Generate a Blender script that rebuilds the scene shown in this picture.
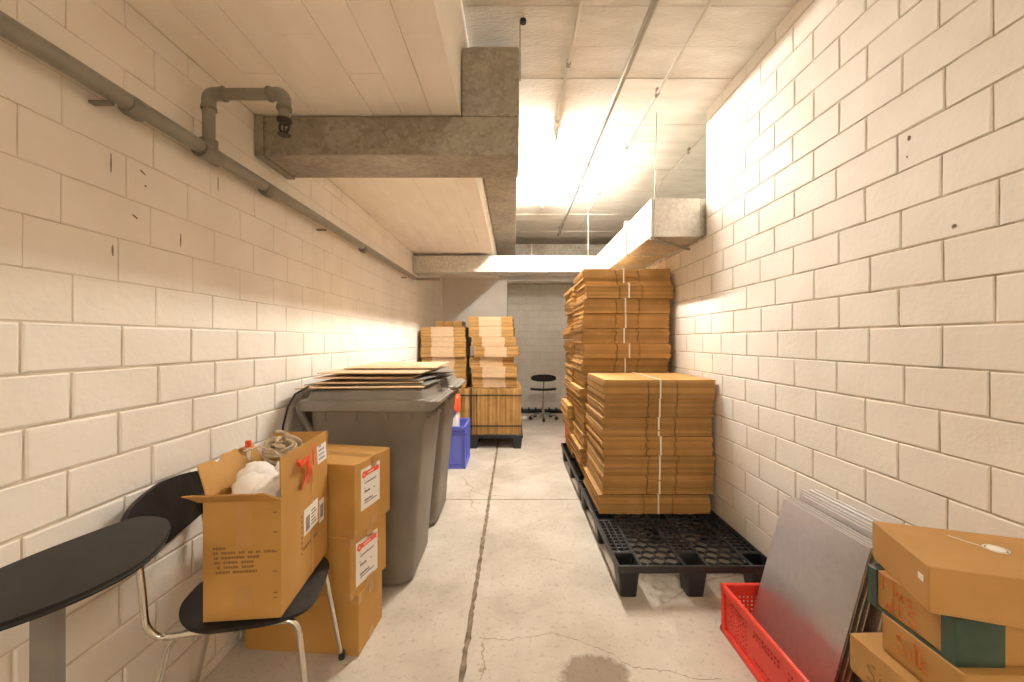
import bpy, bmesh, math, random
from mathutils import Vector, Matrix, noise
random.seed(7)
PI = math.pi
S = bpy.context.scene
C = S.collection
for o in list(bpy.data.objects): bpy.data.objects.remove(o, do_unlink=True)

# ------------------------------------------------------------------ camera, world, exposure
cam_d = bpy.data.cameras.new('camera'); cam = bpy.data.objects.new('camera', cam_d); C.objects.link(cam)
cam.location = (0, 0, 1.30); cam.rotation_euler = (PI/2, 0, 0)
cam_d.lens = 14.0; cam_d.sensor_width = 36.0; cam_d.shift_x = -0.002; cam_d.clip_start = 0.02
S.camera = cam
W = bpy.data.worlds.new('world'); S.world = W; W.use_nodes = True
W.node_tree.nodes['Background'].inputs[0].default_value = (0.9, 0.8, 0.65, 1)
W.node_tree.nodes['Background'].inputs[1].default_value = 0.05
S.view_settings.view_transform = 'Standard'; S.view_settings.look = 'None'
S.view_settings.exposure = 0.0; S.view_settings.gamma = 1.0; S.view_settings.use_curve_mapping = False
TUBE_STRENGTH = 860.0
S.cycles.diffuse_bounces = 12; S.cycles.max_bounces = 16
TUBE_COLOR = (1.0, 0.93, 0.835)

# ------------------------------------------------------------------ materials
MATS = {}
def mat(name, c1, c2=None, scale=6.0, rough=0.6, metal=0.0, bump=0.0, bscale=60.0, stretch=(1,1,1), lo=.35, hi=.65, emit=None, spec=None):
    m = bpy.data.materials.new(name); m.use_nodes = True
    nt = m.node_tree; b = nt.nodes['Principled BSDF']
    b.inputs['Base Color'].default_value = (*c1, 1); b.inputs['Roughness'].default_value = rough; b.inputs['Metallic'].default_value = metal
    if spec is not None: b.inputs['Specular IOR Level'].default_value = spec
    if c2 or bump:
        g = nt.nodes.new('ShaderNodeNewGeometry'); mp = nt.nodes.new('ShaderNodeMapping'); mp.inputs['Scale'].default_value = stretch
        nt.links.new(g.outputs['Position'], mp.inputs['Vector'])
    if c2:
        n = nt.nodes.new('ShaderNodeTexNoise'); n.inputs['Scale'].default_value = scale; n.inputs['Detail'].default_value = 5
        nt.links.new(mp.outputs[0], n.inputs['Vector'])
        r = nt.nodes.new('ShaderNodeValToRGB'); r.color_ramp.elements[0].color = (*c1, 1); r.color_ramp.elements[1].color = (*c2, 1)
        r.color_ramp.elements[0].position = lo; r.color_ramp.elements[1].position = hi
        nt.links.new(n.outputs['Fac'], r.inputs[0]); nt.links.new(r.outputs[0], b.inputs['Base Color'])
    if bump:
        n2 = nt.nodes.new('ShaderNodeTexNoise'); n2.inputs['Scale'].default_value = bscale; n2.inputs['Detail'].default_value = 4
        nt.links.new(mp.outputs[0], n2.inputs['Vector'])
        bp = nt.nodes.new('ShaderNodeBump'); bp.inputs['Strength'].default_value = bump; bp.inputs['Distance'].default_value = 0.004
        nt.links.new(n2.outputs['Fac'], bp.inputs['Height']); nt.links.new(bp.outputs[0], b.inputs['Normal'])
    if emit:
        b.inputs['Emission Color'].default_value = (*emit[0], 1); b.inputs['Emission Strength'].default_value = emit[1]
    MATS[name] = m
    return m
mat('painted_brick', (.79,.75,.685), (.86,.825,.77), 3.0, .62, bump=.35, bscale=45)
mat('painted_brick_warm', (.78,.725,.64), (.85,.80,.725), 3.5, .62, bump=.35, bscale=45)
mat('mortar', (.40,.33,.245), (.72,.65,.55), 14, .9, bump=.8, bscale=90)
mat('mortar_painted', (.55,.48,.38), (.72,.65,.55), 9, .8, bump=.7, bscale=70)
mat('plaster', (.78,.74,.67), (.83,.80,.74), 2.0, .8, bump=.2, bscale=40)
mat('grey_block', (.78,.75,.68), (.84,.81,.75), 5, .75, bump=.3, bscale=50)
mat('ceiling_concrete', (.72,.68,.61), (.84,.81,.745), 4, .75, bump=1.0, bscale=30, stretch=(1,3,1))
mat('slab_concrete', (.86,.80,.70), (.91,.855,.765), 3, .75, bump=.4, bscale=30, stretch=(3,1,1))
mat('seam', (.30,.24,.17), (.62,.55,.45), 9, .9, lo=.3, hi=.5)
mat('joint_filler', (.16,.12,.078), (.30,.235,.16), 20, .95, bump=.8, bscale=120)
mat('cardboard', (.43,.225,.050), (.49,.265,.070), 5, .72, bump=.12, bscale=140, stretch=(1,1,1))
mat('cardboard_sheet', (.47,.32,.18), (.56,.40,.24), 7, .75, bump=.12, bscale=120)
mat('cardboard_edge', (.58,.41,.24), (.67,.49,.31), 40, .8, stretch=(1,1,6))
mat('cardboard_light', (.63,.44,.26), (.71,.52,.33), 14, .8, stretch=(1,1,4))
mat('cardboard_dark', (.40,.22,.075), (.50,.29,.11), 8, .75)
mat('box_board', (.41,.215,.058), (.46,.25,.078), 5, .65, bump=.08, bscale=150)
mat('tape_brown', (.42,.22,.06), (.48,.26,.08), 9, .28)
mat('tape_green', (.018,.045,.032), (.04,.075,.055), 12, .3, bump=.3, bscale=30)
mat('black_plastic', (.012,.013,.016), (.022,.023,.027), 10, .45, bump=.1, bscale=100)
mat('chair_black', (.014,.012,.010), (.024,.021,.018), 20, .5, bump=.05, bscale=200, spec=.3)
mat('table_black', (.012,.010,.009), (.020,.017,.015), 14, .55, bump=.05, bscale=200, spec=.25)
mat('chrome', (.75,.72,.66), rough=.16, metal=1.0)
mat('steel_grey', (.20,.19,.17), (.25,.235,.21), 6, .45, metal=.5)
mat('bin_grey', (.165,.142,.11), (.20,.175,.138), 5, .48, bump=.12, bscale=120)
mat('bin_lid_grey', (.20,.18,.15), (.245,.22,.19), 5, .45, bump=.12, bscale=120)
mat('rubber', (.02,.02,.02), rough=.8)
mat('pipe_grey', (.22,.205,.165), (.255,.235,.19), 8, .4)
mat('pipe_coupling', (.17,.155,.12), (.21,.19,.15), 12, .45)
mat('cast_black', (.02,.018,.016), (.05,.035,.02), 30, .5, metal=.4)
mat('conduit', (.66,.62,.54), (.72,.68,.60), 8, .4)
mat('conduit_dark', (.30,.27,.22), (.35,.32,.26), 8, .4, metal=.3)
mat('rod', (.30,.27,.22), rough=.4, metal=.7)
mat('red_plastic', (.66,.035,.02), (.72,.05,.025), 6, .38)
mat('blue_plastic', (.12,.15,.60), (.14,.175,.66), 6, .4)
mat('red_orange', (.80,.10,.03), rough=.4)
mat('white_plastic', (.80,.78,.74), rough=.4)
mat('white_strap', (.90,.86,.76), rough=.4)
mat('black_strap', (.02,.02,.02), rough=.4)
mat('label_white', (.80,.77,.72), rough=.5)
mat('label_red', (.78,.09,.04), rough=.5)
mat('print_dark', (.10,.08,.07), rough=.7)
mat('print_brown', (.23,.12,.04), rough=.8)
mat('print_blue', (.12,.14,.32), rough=.7)
mat('marker_orange', (.58,.14,.015), rough=.7)
mat('red_tape', (.70,.06,.02), (.78,.14,.06), 30, .35)
mat('fleece', (.84,.82,.79), (.90,.88,.86), 20, .95, bump=.6, bscale=50)
mat('rope', (.46,.37,.25), (.60,.50,.36), 60, .9, bump=.6, bscale=300)
mat('paper_white', (.82,.80,.76), rough=.7)
mat('grey_sheet', (.22,.21,.19), (.30,.29,.26), 8, .35)
mat('lamp_white', (.85,.84,.80), rough=.4)
mat('tube_light', (1,1,1), rough=.4, emit=(TUBE_COLOR, TUBE_STRENGTH))
mat('tube_light_fill', (1,1,1), rough=.4, emit=(TUBE_COLOR, TUBE_STRENGTH*.45))  # weaker emission for the added fill lamp behind the camera
for i, k in enumerate((.80, .93, 1.05, 1.18)): mat('cardboard_sheet_%d' % i, (.41*k,.225*k,.064*k), (.49*k,.28*k,.094*k), 7, .75, bump=.15, bscale=120)
mat('wood_dark', (.16,.09,.04), (.22,.13,.06), 10, .7)

def galvanized(name, c1, c2, rough, metal):
    m = bpy.data.materials.new(name); m.use_nodes = True; nt = m.node_tree; b = nt.nodes['Principled BSDF']
    g = nt.nodes.new('ShaderNodeNewGeometry')
    v = nt.nodes.new('ShaderNodeTexVoronoi'); v.inputs['Scale'].default_value = 55
    n = nt.nodes.new('ShaderNodeTexNoise'); n.inputs['Scale'].default_value = 5; n.inputs['Detail'].default_value = 6
    nt.links.new(g.outputs['Position'], v.inputs['Vector']); nt.links.new(g.outputs['Position'], n.inputs['Vector'])
    sp = nt.nodes.new('ShaderNodeSeparateColor'); nt.links.new(v.outputs['Color'], sp.inputs[0])
    mx = nt.nodes.new('ShaderNodeMath'); mx.operation = 'MULTIPLY_ADD'; mx.inputs[1].default_value = .42
    nt.links.new(sp.outputs[0], mx.inputs[0]); nt.links.new(n.outputs['Fac'], mx.inputs[2])
    r = nt.nodes.new('ShaderNodeValToRGB'); r.color_ramp.elements[0].color = (*c1, 1); r.color_ramp.elements[1].color = (*c2, 1)
    r.color_ramp.elements[0].position = .35; r.color_ramp.elements[1].position = 1.0
    nt.links.new(mx.outputs[0], r.inputs[0]); nt.links.new(r.outputs[0], b.inputs['Base Color'])
    b.inputs['Metallic'].default_value = metal; b.inputs['Roughness'].default_value = rough
    MATS[name] = m
galvanized('galvanized', (.50,.475,.42), (.72,.70,.65), .42, .65)
galvanized('galvanized_old', (.235,.21,.17), (.40,.365,.30), .5, .45)
galvanized('aluminium', (.66,.64,.61), (.73,.71,.685), .30, .82)

def floor_material():
    m = bpy.data.materials.new('floor_concrete'); m.use_nodes = True; nt = m.node_tree; b = nt.nodes['Principled BSDF']; L = nt.links
    g = nt.nodes.new('ShaderNodeNewGeometry')
    def nz(scale, detail=6, rough=.6):
        n = nt.nodes.new('ShaderNodeTexNoise'); n.inputs['Scale'].default_value = scale; n.inputs['Detail'].default_value = detail
        n.inputs['Roughness'].default_value = rough; L.new(g.outputs['Position'], n.inputs['Vector']); return n
    def ramp(src, stops):
        r = nt.nodes.new('ShaderNodeValToRGB'); e = r.color_ramp.elements
        e[0].position, e[0].color = stops[0][0], (*stops[0][1], 1); e[1].position, e[1].color = stops[-1][0], (*stops[-1][1], 1)
        for p, c in stops[1:-1]: k = e.new(p); k.color = (*c, 1)
        L.new(src, r.inputs[0]); return r
    def mix(a, bb, fac, mode='MIX'):
        x = nt.nodes.new('ShaderNodeMix'); x.data_type = 'RGBA'; x.blend_type = mode
        L.new(a, x.inputs[6]); 
        if isinstance(bb, tuple): x.inputs[7].default_value = (*bb, 1)
        else: L.new(bb, x.inputs[7])
        if isinstance(fac, float): x.inputs[0].default_value = fac
        else: L.new(fac, x.inputs[0])
        return x.outputs[2]
    base = ramp(nz(2.2).outputs['Fac'], [(.32,(.41,.355,.285)), (.5,(.52,.465,.39)), (.68,(.60,.55,.475))]).outputs[0]
    sp = ramp(nz(38, 3).outputs['Fac'], [(.30,(.60,.57,.52)), (.44,(1,1,1))]).outputs[0]
    col = mix(base, sp, .55, 'MULTIPLY')
    # dark specks
    sp2 = ramp(nz(85, 2).outputs['Fac'], [(.23,(.5,.44,.36)), (.31,(1,1,1))]).outputs[0]
    col = mix(col, sp2, .6, 'MULTIPLY')
    # hairline cracks
    vo = nt.nodes.new('ShaderNodeTexVoronoi'); vo.feature = 'DISTANCE_TO_EDGE'; vo.inputs['Scale'].default_value = 1.15
    nd = nz(5, 5); vm = nt.nodes.new('ShaderNodeVectorMath'); vm.operation = 'MULTIPLY_ADD'; vm.inputs[1].default_value = (.18,.18,0)
    L.new(nd.outputs['Color'], vm.inputs[0]); L.new(g.outputs['Position'], vm.inputs[2]); L.new(vm.outputs[0], vo.inputs['Vector'])
    cr = ramp(vo.outputs['Distance'], [(.0,(.52,.43,.32)), (.0045,(1,1,1))]).outputs[0]
    gate = ramp(nz(1.1, 2).outputs['Fac'], [(.48,(0,0,0)), (.58,(1,1,1))]).outputs[0]
    col = mix(col, mix(col, cr, 1.0, 'MULTIPLY'), gate)
    # dried puddle stain
    sx = nt.nodes.new('ShaderNodeMapping'); sx.vector_type = 'POINT'; sx.inputs['Location'].default_value = (-.315/.14, -1.545/.11, 0); sx.inputs['Scale'].default_value = (1/.14, 1/.11, 0)
    L.new(g.outputs['Position'], sx.inputs['Vector'])
    ln = nt.nodes.new('ShaderNodeVectorMath'); ln.operation = 'LENGTH'; L.new(sx.outputs[0], ln.inputs[0])
    ad = nt.nodes.new('ShaderNodeMath'); ad.operation = 'MULTIPLY_ADD'; ad.inputs[1].default_value = .9; L.new(nz(22, 6, .75).outputs['Fac'], ad.inputs[0]); L.new(ln.outputs['Value'], ad.inputs[2])
    st = ramp(ad.outputs[0], [(.0,(1,1,1)), (1.0,(0,0,0))]); st.color_ramp.elements[0].position = .96; st.color_ramp.elements[1].position = 1.0
    mr = nt.nodes.new('ShaderNodeMapRange'); mr.inputs['From Min'].default_value = 1.30; mr.inputs['From Max'].default_value = 1.50; mr.inputs['To Min'].default_value = 1; mr.inputs['To Max'].default_value = 0
    L.new(ad.outputs[0], mr.inputs['Value'])
    col = mix(col, mix(col, (.52,.46,.40), 1.0, 'MULTIPLY'), mr.outputs[0])
    L.new(col, b.inputs['Base Color']); b.inputs['Roughness'].default_value = .72
    bp = nt.nodes.new('ShaderNodeBump'); bp.inputs['Strength'].default_value = .35; bp.inputs['Distance'].default_value = .004
    L.new(nz(60, 5).outputs['Fac'], bp.inputs['Height']); L.new(bp.outputs[0], b.inputs['Normal'])
    MATS['floor_concrete'] = m
floor_material()

# ------------------------------------------------------------------ mesh helpers
def obj(name, bm, m, parent=None, smooth=False, loc=None, rotz=None):
    me = bpy.data.meshes.new(name)
    bmesh.ops.recalc_face_normals(bm, faces=bm.faces[:])
    bm.to_mesh(me); bm.free()
    me.materials.append(MATS[m])
    if smooth:
        for p in me.polygons: p.use_smooth = True
        try: me.set_sharp_from_angle(angle=math.radians(38))
        except Exception: pass
    o = bpy.data.objects.new(name, me); C.objects.link(o)
    if parent: o.parent = parent
    if loc is not None: o.location = loc
    if rotz is not None: o.rotation_euler = (0, 0, rotz)
    return o
def linked(name, me, parent, loc=(0,0,0), rot=(0,0,0), scale=(1,1,1)):
    o = bpy.data.objects.new(name, me); C.objects.link(o); o.parent = parent
    o.location = loc; o.rotation_euler = rot; o.scale = scale
    return o
def tag(o, label, cat, group=None):
    o['label'] = label; o['category'] = cat
    if group: o['group'] = group
    return o
def thing(name, label, cat, loc=(0,0,0), rotz=0, group=None):
    o = bpy.data.objects.new(name, None); C.objects.link(o); o.empty_display_size = .05
    o.location = loc; o.rotation_euler = (0, 0, rotz)
    return tag(o, label, cat, group)
def struct(o): o['kind'] = 'structure'; return o
def stuff(o): o['kind'] = 'stuff'; return o
def B(): return bmesh.new()
def box(bm, x0, x1, y0, y1, z0, z1, bev=0.0, M=None, seg=1):
    vs = [bm.verts.new((x, y, z)) for x in (x0, x1) for y in (y0, y1) for z in (z0, z1)]
    fs = [bm.faces.new([vs[i] for i in f]) for f in ((0,1,3,2),(4,6,7,5),(0,4,5,1),(2,3,7,6),(0,2,6,4),(1,5,7,3))]
    if bev:
        es = list({e for f in fs for e in f.edges})
        r = bmesh.ops.bevel(bm, geom=es, offset=bev, segments=seg, affect='EDGES', profile=.5)
        vs = list({v for f in r['faces'] for v in f.verts} | {v for v in vs if v.is_valid})
    if M is not None:
        for v in vs: v.co = M @ v.co
    return vs
def prism(bm, poly, z0, z1, M=None):
    a = [bm.verts.new((p[0], p[1], z0)) for p in poly]; b = [bm.verts.new((p[0], p[1], z1)) for p in poly]
    n = len(poly)
    bm.faces.new(a[::-1]); bm.faces.new(b)
    for i in range(n): bm.faces.new((a[i], a[(i+1)%n], b[(i+1)%n], b[i]))
    if M is not None:
        for v in a + b: v.co = M @ v.co
    return a + b
def fillet(pts, r, n=5):
    pts = [Vector(p) for p in pts]; out = [pts[0]]
    for i in range(1, len(pts)-1):
        p = pts[i]; a = (pts[i-1]-p); b = (pts[i+1]-p)
        k = min(r, a.length*.48, b.length*.48)
        p0 = p + a.normalized()*k; p1 = p + b.normalized()*k
        for j in range(n+1):
            t = j/n; out.append(p0*(1-t)**2 + p*2*t*(1-t) + p1*t*t)
    out.append(pts[-1]); return out
def tube(bm, pts, r, seg=10, caps=True):
    pts = [Vector(p) for p in pts]; n = len(pts)
    T = []
    for i in range(n):
        a = pts[max(i-1,0)]; b = pts[min(i+1,n-1)]; T.append((b-a).normalized())
    up = Vector((0,0,1)) if abs(T[0].z) < .9 else Vector((1,0,0))
    N = (up - T[0]*up.dot(T[0])).normalized(); rings = []
    for i in range(n):
        N = (N - T[i]*N.dot(T[i]));  N = N.normalized() if N.length > 1e-6 else Vector((1,0,0))
        Bn = T[i].cross(N); rr = r[i] if isinstance(r, (list, tuple)) else r
        rings.append([bm.verts.new(pts[i] + (N*math.cos(2*PI*k/seg) + Bn*math.sin(2*PI*k/seg))*rr) for k in range(seg)])
    for i in range(n-1):
        for k in range(seg): bm.faces.new((rings[i][k], rings[i][(k+1)%seg], rings[i+1][(k+1)%seg], rings[i+1][k]))
    if caps: bm.faces.new(rings[0][::-1]); bm.faces.new(rings[-1])
def rrect(cx, cy, hx, hy, r, n=4):
    out = []
    for (sx, sy, a0) in ((1,1,0),(-1,1,PI/2),(-1,-1,PI),(1,-1,1.5*PI)):
        for k in range(n+1):
            a = a0 + k*PI/2/n; out.append((cx + sx*(hx-r) + r*math.cos(a), cy + sy*(hy-r) + r*math.sin(a)))
    return out
def loft(bm, secs, cap0=True, cap1=True):
    rings = [[bm.verts.new((x, y, z)) for x, y in poly] for poly, z in secs]; n = len(rings[0])
    for i in range(len(rings)-1):
        for k in range(n): bm.faces.new((rings[i][k], rings[i][(k+1)%n], rings[i+1][(k+1)%n], rings[i+1][k]))
    if cap0: bm.faces.new(rings[0][::-1])
    if cap1: bm.faces.new(rings[-1])
    return rings
def shell(bm, outline, fn, th, rings=6):
    """filled outline, mapped by fn(u,v)->Vector, with thickness along the local normal"""
    n = len(outline); cu = sum(p[0] for p in outline)/n; cv = sum(p[1] for p in outline)/n
    def nor(u, v):
        e = 1e-3; a = fn(u+e, v)-fn(u-e, v); b = fn(u, v+e)-fn(u, v-e); return a.cross(b).normalized()
    lay = []
    for s in (0, 1):
        L = []
        for k in range(1, rings+1):
            t = k/rings
            ring = []
            for (u, v) in outline:
                uu = cu+(u-cu)*t; vv = cv+(v-cv)*t
                ring.append(bm.verts.new(fn(uu, vv) - nor(uu, vv)*th*s))
            L.append(ring)
        c = bm.verts.new(fn(cu, cv) - nor(cu, cv)*th*s)
        for i in range(n): bm.faces.new((c, L[0][i], L[0][(i+1)%n]))
        for k in range(rings-1):
            for i in range(n): bm.faces.new((L[k][i], L[k+1][i], L[k+1][(i+1)%n], L[k][(i+1)%n]))
        lay.append(L)
    a, b = lay[0][-1], lay[1][-1]
    for i in range(n): bm.faces.new((a[i], b[i], b[(i+1)%n], a[(i+1)%n]))
def grid_panel(bm, O, U, V, N, us, vs, holes, t):
    """perforated plate: cells between the cut lists us, vs; cells in `holes` stay open; thickness t along N"""
    O, U, V, N = map(Vector, (O, U, V, N)); cache = {}
    def vert(i, j, s):
        k = (i, j, s)
        if k not in cache: cache[k] = bm.verts.new(O + U*us[i] + V*vs[j] + N*(t*s))
        return cache[k]
    nu, nv = len(us)-1, len(vs)-1
    solid = lambda i, j: 0 <= i < nu and 0 <= j < nv and (i, j) not in holes
    for i in range(nu):
        for j in range(nv):
            if not solid(i, j): continue
            for s in (0, 1): bm.faces.new([vert(i,j,s), vert(i+1,j,s), vert(i+1,j+1,s), vert(i,j+1,s)])
            for (di, dj, a, b) in ((-1,0,(i,j),(i,j+1)), (1,0,(i+1,j),(i+1,j+1)), (0,-1,(i,j),(i+1,j)), (0,1,(i,j+1),(i+1,j+1))):
                if not solid(i+di, j+dj): bm.faces.new([vert(*a,0), vert(*b,0), vert(*b,1), vert(*a,1)])
def cuts(L, m0, hole, bar, m1=None):
    """cut positions over length L with margins, and indices of the hole cells"""
    m1 = m0 if m1 is None else m1
    n = max(1, int((L-m0-m1+bar)/(hole+bar))); pad = (L-m0-m1-(n*hole+(n-1)*bar))/2
    c = [0.0]; x = m0+pad; h = []
    for k in range(n):
        c += [x, x+hole]; h.append(2*k+1); x += hole+bar
    c.append(L); return c, h
ORD = ['lowest','second','third','fourth','fifth','sixth','seventh','eighth','ninth','tenth','eleventh','twelfth','thirteenth','fourteenth','fifteenth','sixteenth']

# ------------------------------------------------------------------ setting dimensions
XL, XR = -1.19, 1.335          # painted faces of the side walls
ZC, ZS = 2.90, 2.34           # upper ceiling, low slab underside
XS = -.245                     # right edge of the low slab
YB, YF, YR = -3.9, 6.67, 7.5   # behind the camera, far wall, back of the recess
YO, ZO = 2.768, 2.035          # opening in the right wall above the duct level
BL, BH, BZ = .2565, .1305, .0435
BLR, BHR, BZR = .2625, .1335, .0145   # right wall

# floor: base (joint filler) and concrete slabs
bm = B(); box(bm, XL-.1, 2.7, YB-.1, YR+.1, -.12, -.012)
floor = struct(obj('floor', bm, 'joint_filler'))
def jag(p0, p1, amp, n, seed):
    r = random.Random(seed); out = []
    for k in range(n+1):
        t = k/n; w = amp*(r.random()-.5)*2*(.35 if r.random() < .6 else 1.0)
        out.append((p0[0]+(p1[0]-p0[0])*t, p0[1]+(p1[1]-p0[1])*t, w))
    return out
XJ, YJ = -.203, 3.27
def slab(x0, x1, y0, y1, jx=None, jy=None, seed=0):
    pts = []
    def side(a, b, ax, amp, n, s):
        for (x, y, w) in jag(a, b, amp, n, s)[:-1]:
            pts.append((x + (w if ax == 'x' else 0), y + (w if ax == 'y' else 0)))
    n = int((y1-y0)/.022)
    side((x0,y0),(x1,y0),'y', .0025 if jy == 0 else 0, 60 if jy == 0 else 1, seed+1)
    side((x1,y0),(x1,y1),'x', .006 if jx == 1 else 0, n if jx == 1 else 1, seed+2)
    side((x1,y1),(x0,y1),'y', .0025 if jy == 1 else 0, 60 if jy == 1 else 1, seed+3)
    side((x0,y1),(x0,y0),'x', .006 if jx == 0 else 0, n if jx == 0 else 1, seed+4)
    bm = B(); prism(bm, pts, -.02, 0); return obj('concrete_slab', bm, 'floor_concrete', floor)
slab(XL-.05, XJ-.012, YB, YJ-.006, 1, 1, 10); slab(XJ+.012, 2.6, YB, YJ-.006, 0, 1, 20)
slab(XL-.05, XJ-.012, YJ+.006, YR+.05, 1, 0, 30); slab(XJ+.012, 2.6, YJ+.006, YR+.05, 0, 0, 40)

# fine crack running across the slab
def crack(pts, w, seed):
    r = random.Random(seed); P = []
    for (a, b) in zip(pts[:-1], pts[1:]):
        for k in range(6): P.append((a[0]+(b[0]-a[0])*k/6+(r.random()-.5)*.006, a[1]+(b[1]-a[1])*k/6+(r.random()-.5)*.012))
    P.append(pts[-1]); n = len(P); bm = B()
    poly = [(x, y-w*(.4+r.random())) for x, y in P] + [(x, y+w*(.4+r.random())) for x, y in P[::-1]]
    prism(bm, poly, -.001, .0006); obj('crack', bm, 'joint_filler', floor)
crack([(-.15, 1.742), (-.02, 1.735), (.09, 1.755), (.17, 1.775), (.25, 1.74), (.33, 1.70)], .0009, 1)
crack([(.33, 1.70), (.40, 1.66), (.455, 1.60), (.52, 1.575), (.60, 1.57), (.68, 1.535), (.80, 1.53)], .0014, 2)

# brick meshes (local: x along the wall, z up, front faces -y, y=0 at the mortar plane)
def brick_mesh(seed, L, H, proud, ch):
    r = random.Random(seed); bm = B(); j = lambda a: (r.random()-.5)*2*a
    hl, hh = L/2, H/2
    back = [bm.verts.new((sx*hl, .0, sz*hh)) for sx, sz in ((-1,-1),(1,-1),(1,1),(-1,1))]
    mid = [bm.verts.new((sx*hl+j(.0012), -proud*.45, sz*hh+j(.0012))) for sx, sz in ((-1,-1),(1,-1),(1,1),(-1,1))]
    fr = []
    for sx, sz in ((-1,-1),(1,-1),(1,1),(-1,1)):   # two front verts per corner: rounded corners
        a = (sx*(hl-ch*1.0+j(.0026)), sz*(hh-ch*2.4+j(.004))); b = (sx*(hl-ch*2.4+j(.006)), sz*(hh-ch*1.0+j(.0026)))
        pr = [a, b] if sx*sz > 0 else [b, a]
        fr += [bm.verts.new((p[0], -proud+j(.0006), p[1])) for p in pr]
    bm.faces.new(fr)
    for k in range(4):
        k2 = (k+1) % 4
        bm.faces.new((back[k], back[k2], mid[k2], mid[k]))
        bm.faces.new((mid[k], mid[k2], fr[2*k2], fr[2*k+1]))
        bm.faces.new((mid[k], fr[2*k+1], fr[2*k]))
    bmesh.ops.recalc_face_normals(bm, faces=bm.faces[:])
    me = bpy.data.meshes.new('brick'); bm.to_mesh(me); bm.free(); return me
def brick_set(m, proud, ch, joint, n=7, seed=0):
    out = []
    for k in range(n):
        me = brick_mesh(seed+k, BL-joint, BH-joint, proud, ch); me.materials.append(MATS[m]); out.append(me)
    return out
def lay_bricks(wall, cells, place, rot, sets, limit=300):
    """cells: (s0, s1, z0, z1, key, setname); nearest `limit` become parts, the rest one joined part"""
    cells.sort(key=lambda c: c[4]); r = random.Random(5); rest = B()
    for i, (s0, s1, z0, z1, key, sn) in enumerate(cells):
        me = r.choice(sets[sn]); sc = ((s1-s0)/BL, 1, (z1-z0)/BH)
        loc = place((s0+s1)/2, (z0+z1)/2)
        flip = r.random() < .5
        if i < limit:
            linked('brick', me, wall, loc, rot, (sc[0]*(-1 if False else 1), 1, sc[2]))
        else:
            M = Matrix.LocRotScale(Vector(loc), __import__('mathutils').Euler(rot), Vector(sc))
            tmp = bmesh.new(); tmp.from_mesh(me); bmesh.ops.transform(tmp, matrix=M, verts=tmp.verts[:])
            t2 = bpy.data.meshes.new('t'); tmp.to_mesh(t2); tmp.free(); rest.from_mesh(t2); bpy.data.meshes.remove(t2)
    if len(rest.verts):
        o = obj('distant_bricks', rest, sets[cells[-1][5]][0].materials[0].name, wall); stuff(o)
    else: rest.free()
def courses(z_top, seed, s_start, s_end, phase_even, phase_odd, BL=BL, BH=BH, BZ=BZ):
    r = random.Random(seed); out = []; k = -1
    while True:
        z0 = BZ + k*BH; z1 = z0+BH
        if z0 >= z_top-.02: break
        z0c, z1c = max(z0, 0.0), min(z1, z_top)
        ph = phase_even if k % 2 == 0 else phase_odd
        s = ph - math.ceil((ph-s_start)/BL)*BL; js = []
        while s < s_end+BL:
            js.append(s+(r.random()-.5)*.03); s += BL
        for a, b in zip(js[:-1], js[1:]):
            a2, b2 = max(a, s_start), min(b, s_end)
            if b2-a2 > .03 and z1c-z0c > .015: out.append((a2, b2, z0c, z1c))
        k += 1
    return out

# right wall, with an opening above the lower part beyond YO
PM = .0045
bm = B()
prism(bm, [(YB, 0), (YR, 0), (YR, ZO), (YO, ZO), (YO, ZC), (YB, ZC)], XR+PM, XR+.14, Matrix(((0,0,1,0),(1,0,0,0),(0,1,0,0),(0,0,0,1))))
wall_right = struct(obj('wall_right', bm, 'mortar'))
sets = {'r': brick_set('painted_brick', PM, .003, .0055, seed=100), 'l': brick_set('painted_brick', PM, .004, .007, seed=200), 'u': brick_set('painted_brick_warm', .0022, .002, .0035, seed=300)}
cells = []
for (a, b, z0, z1) in courses(ZC, 1, .2, YR, 1.375, 1.242, BLR, BHR, BZR):
    if a >= YO or b > YO:
        if z1 > ZO+.01:
            if a < YO-.03: b = YO
            else: continue
    d = (a+b)/2
    vis = d if d < 5.2 else d+20
    if b < .85: vis += 40
    cells.append((a, b, z0, z1, vis, 'r'))
lay_bricks(wall_right, cells, lambda s, z: (XR+PM, s, z), (0, 0, -PI/2), sets)

# left wall
bm = B(); box(bm, XL-.14, XL-PM, YB, YF+.02, 0, ZC)
wall_left = struct(obj('wall_left', bm, 'mortar_painted'))
cells = []
for (a, b, z0, z1) in courses(ZS, 2, .2, YF, 1.0625, 1.212):
    d = (a+b)/2; vis = d + (2.5 if z1 < .5 and d > 1.7 else 0)
    if b < .8: vis += 40
    cells.append((a, b, z0, z1, vis, 'l' if z1 < 1.36 else 'u'))
lay_bricks(wall_left, cells, lambda s, z: (XL-(PM if z < 1.36 else .0022)+(0 if z < 1.36 else -.0023), s, z), (0, 0, PI/2), sets)

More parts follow.
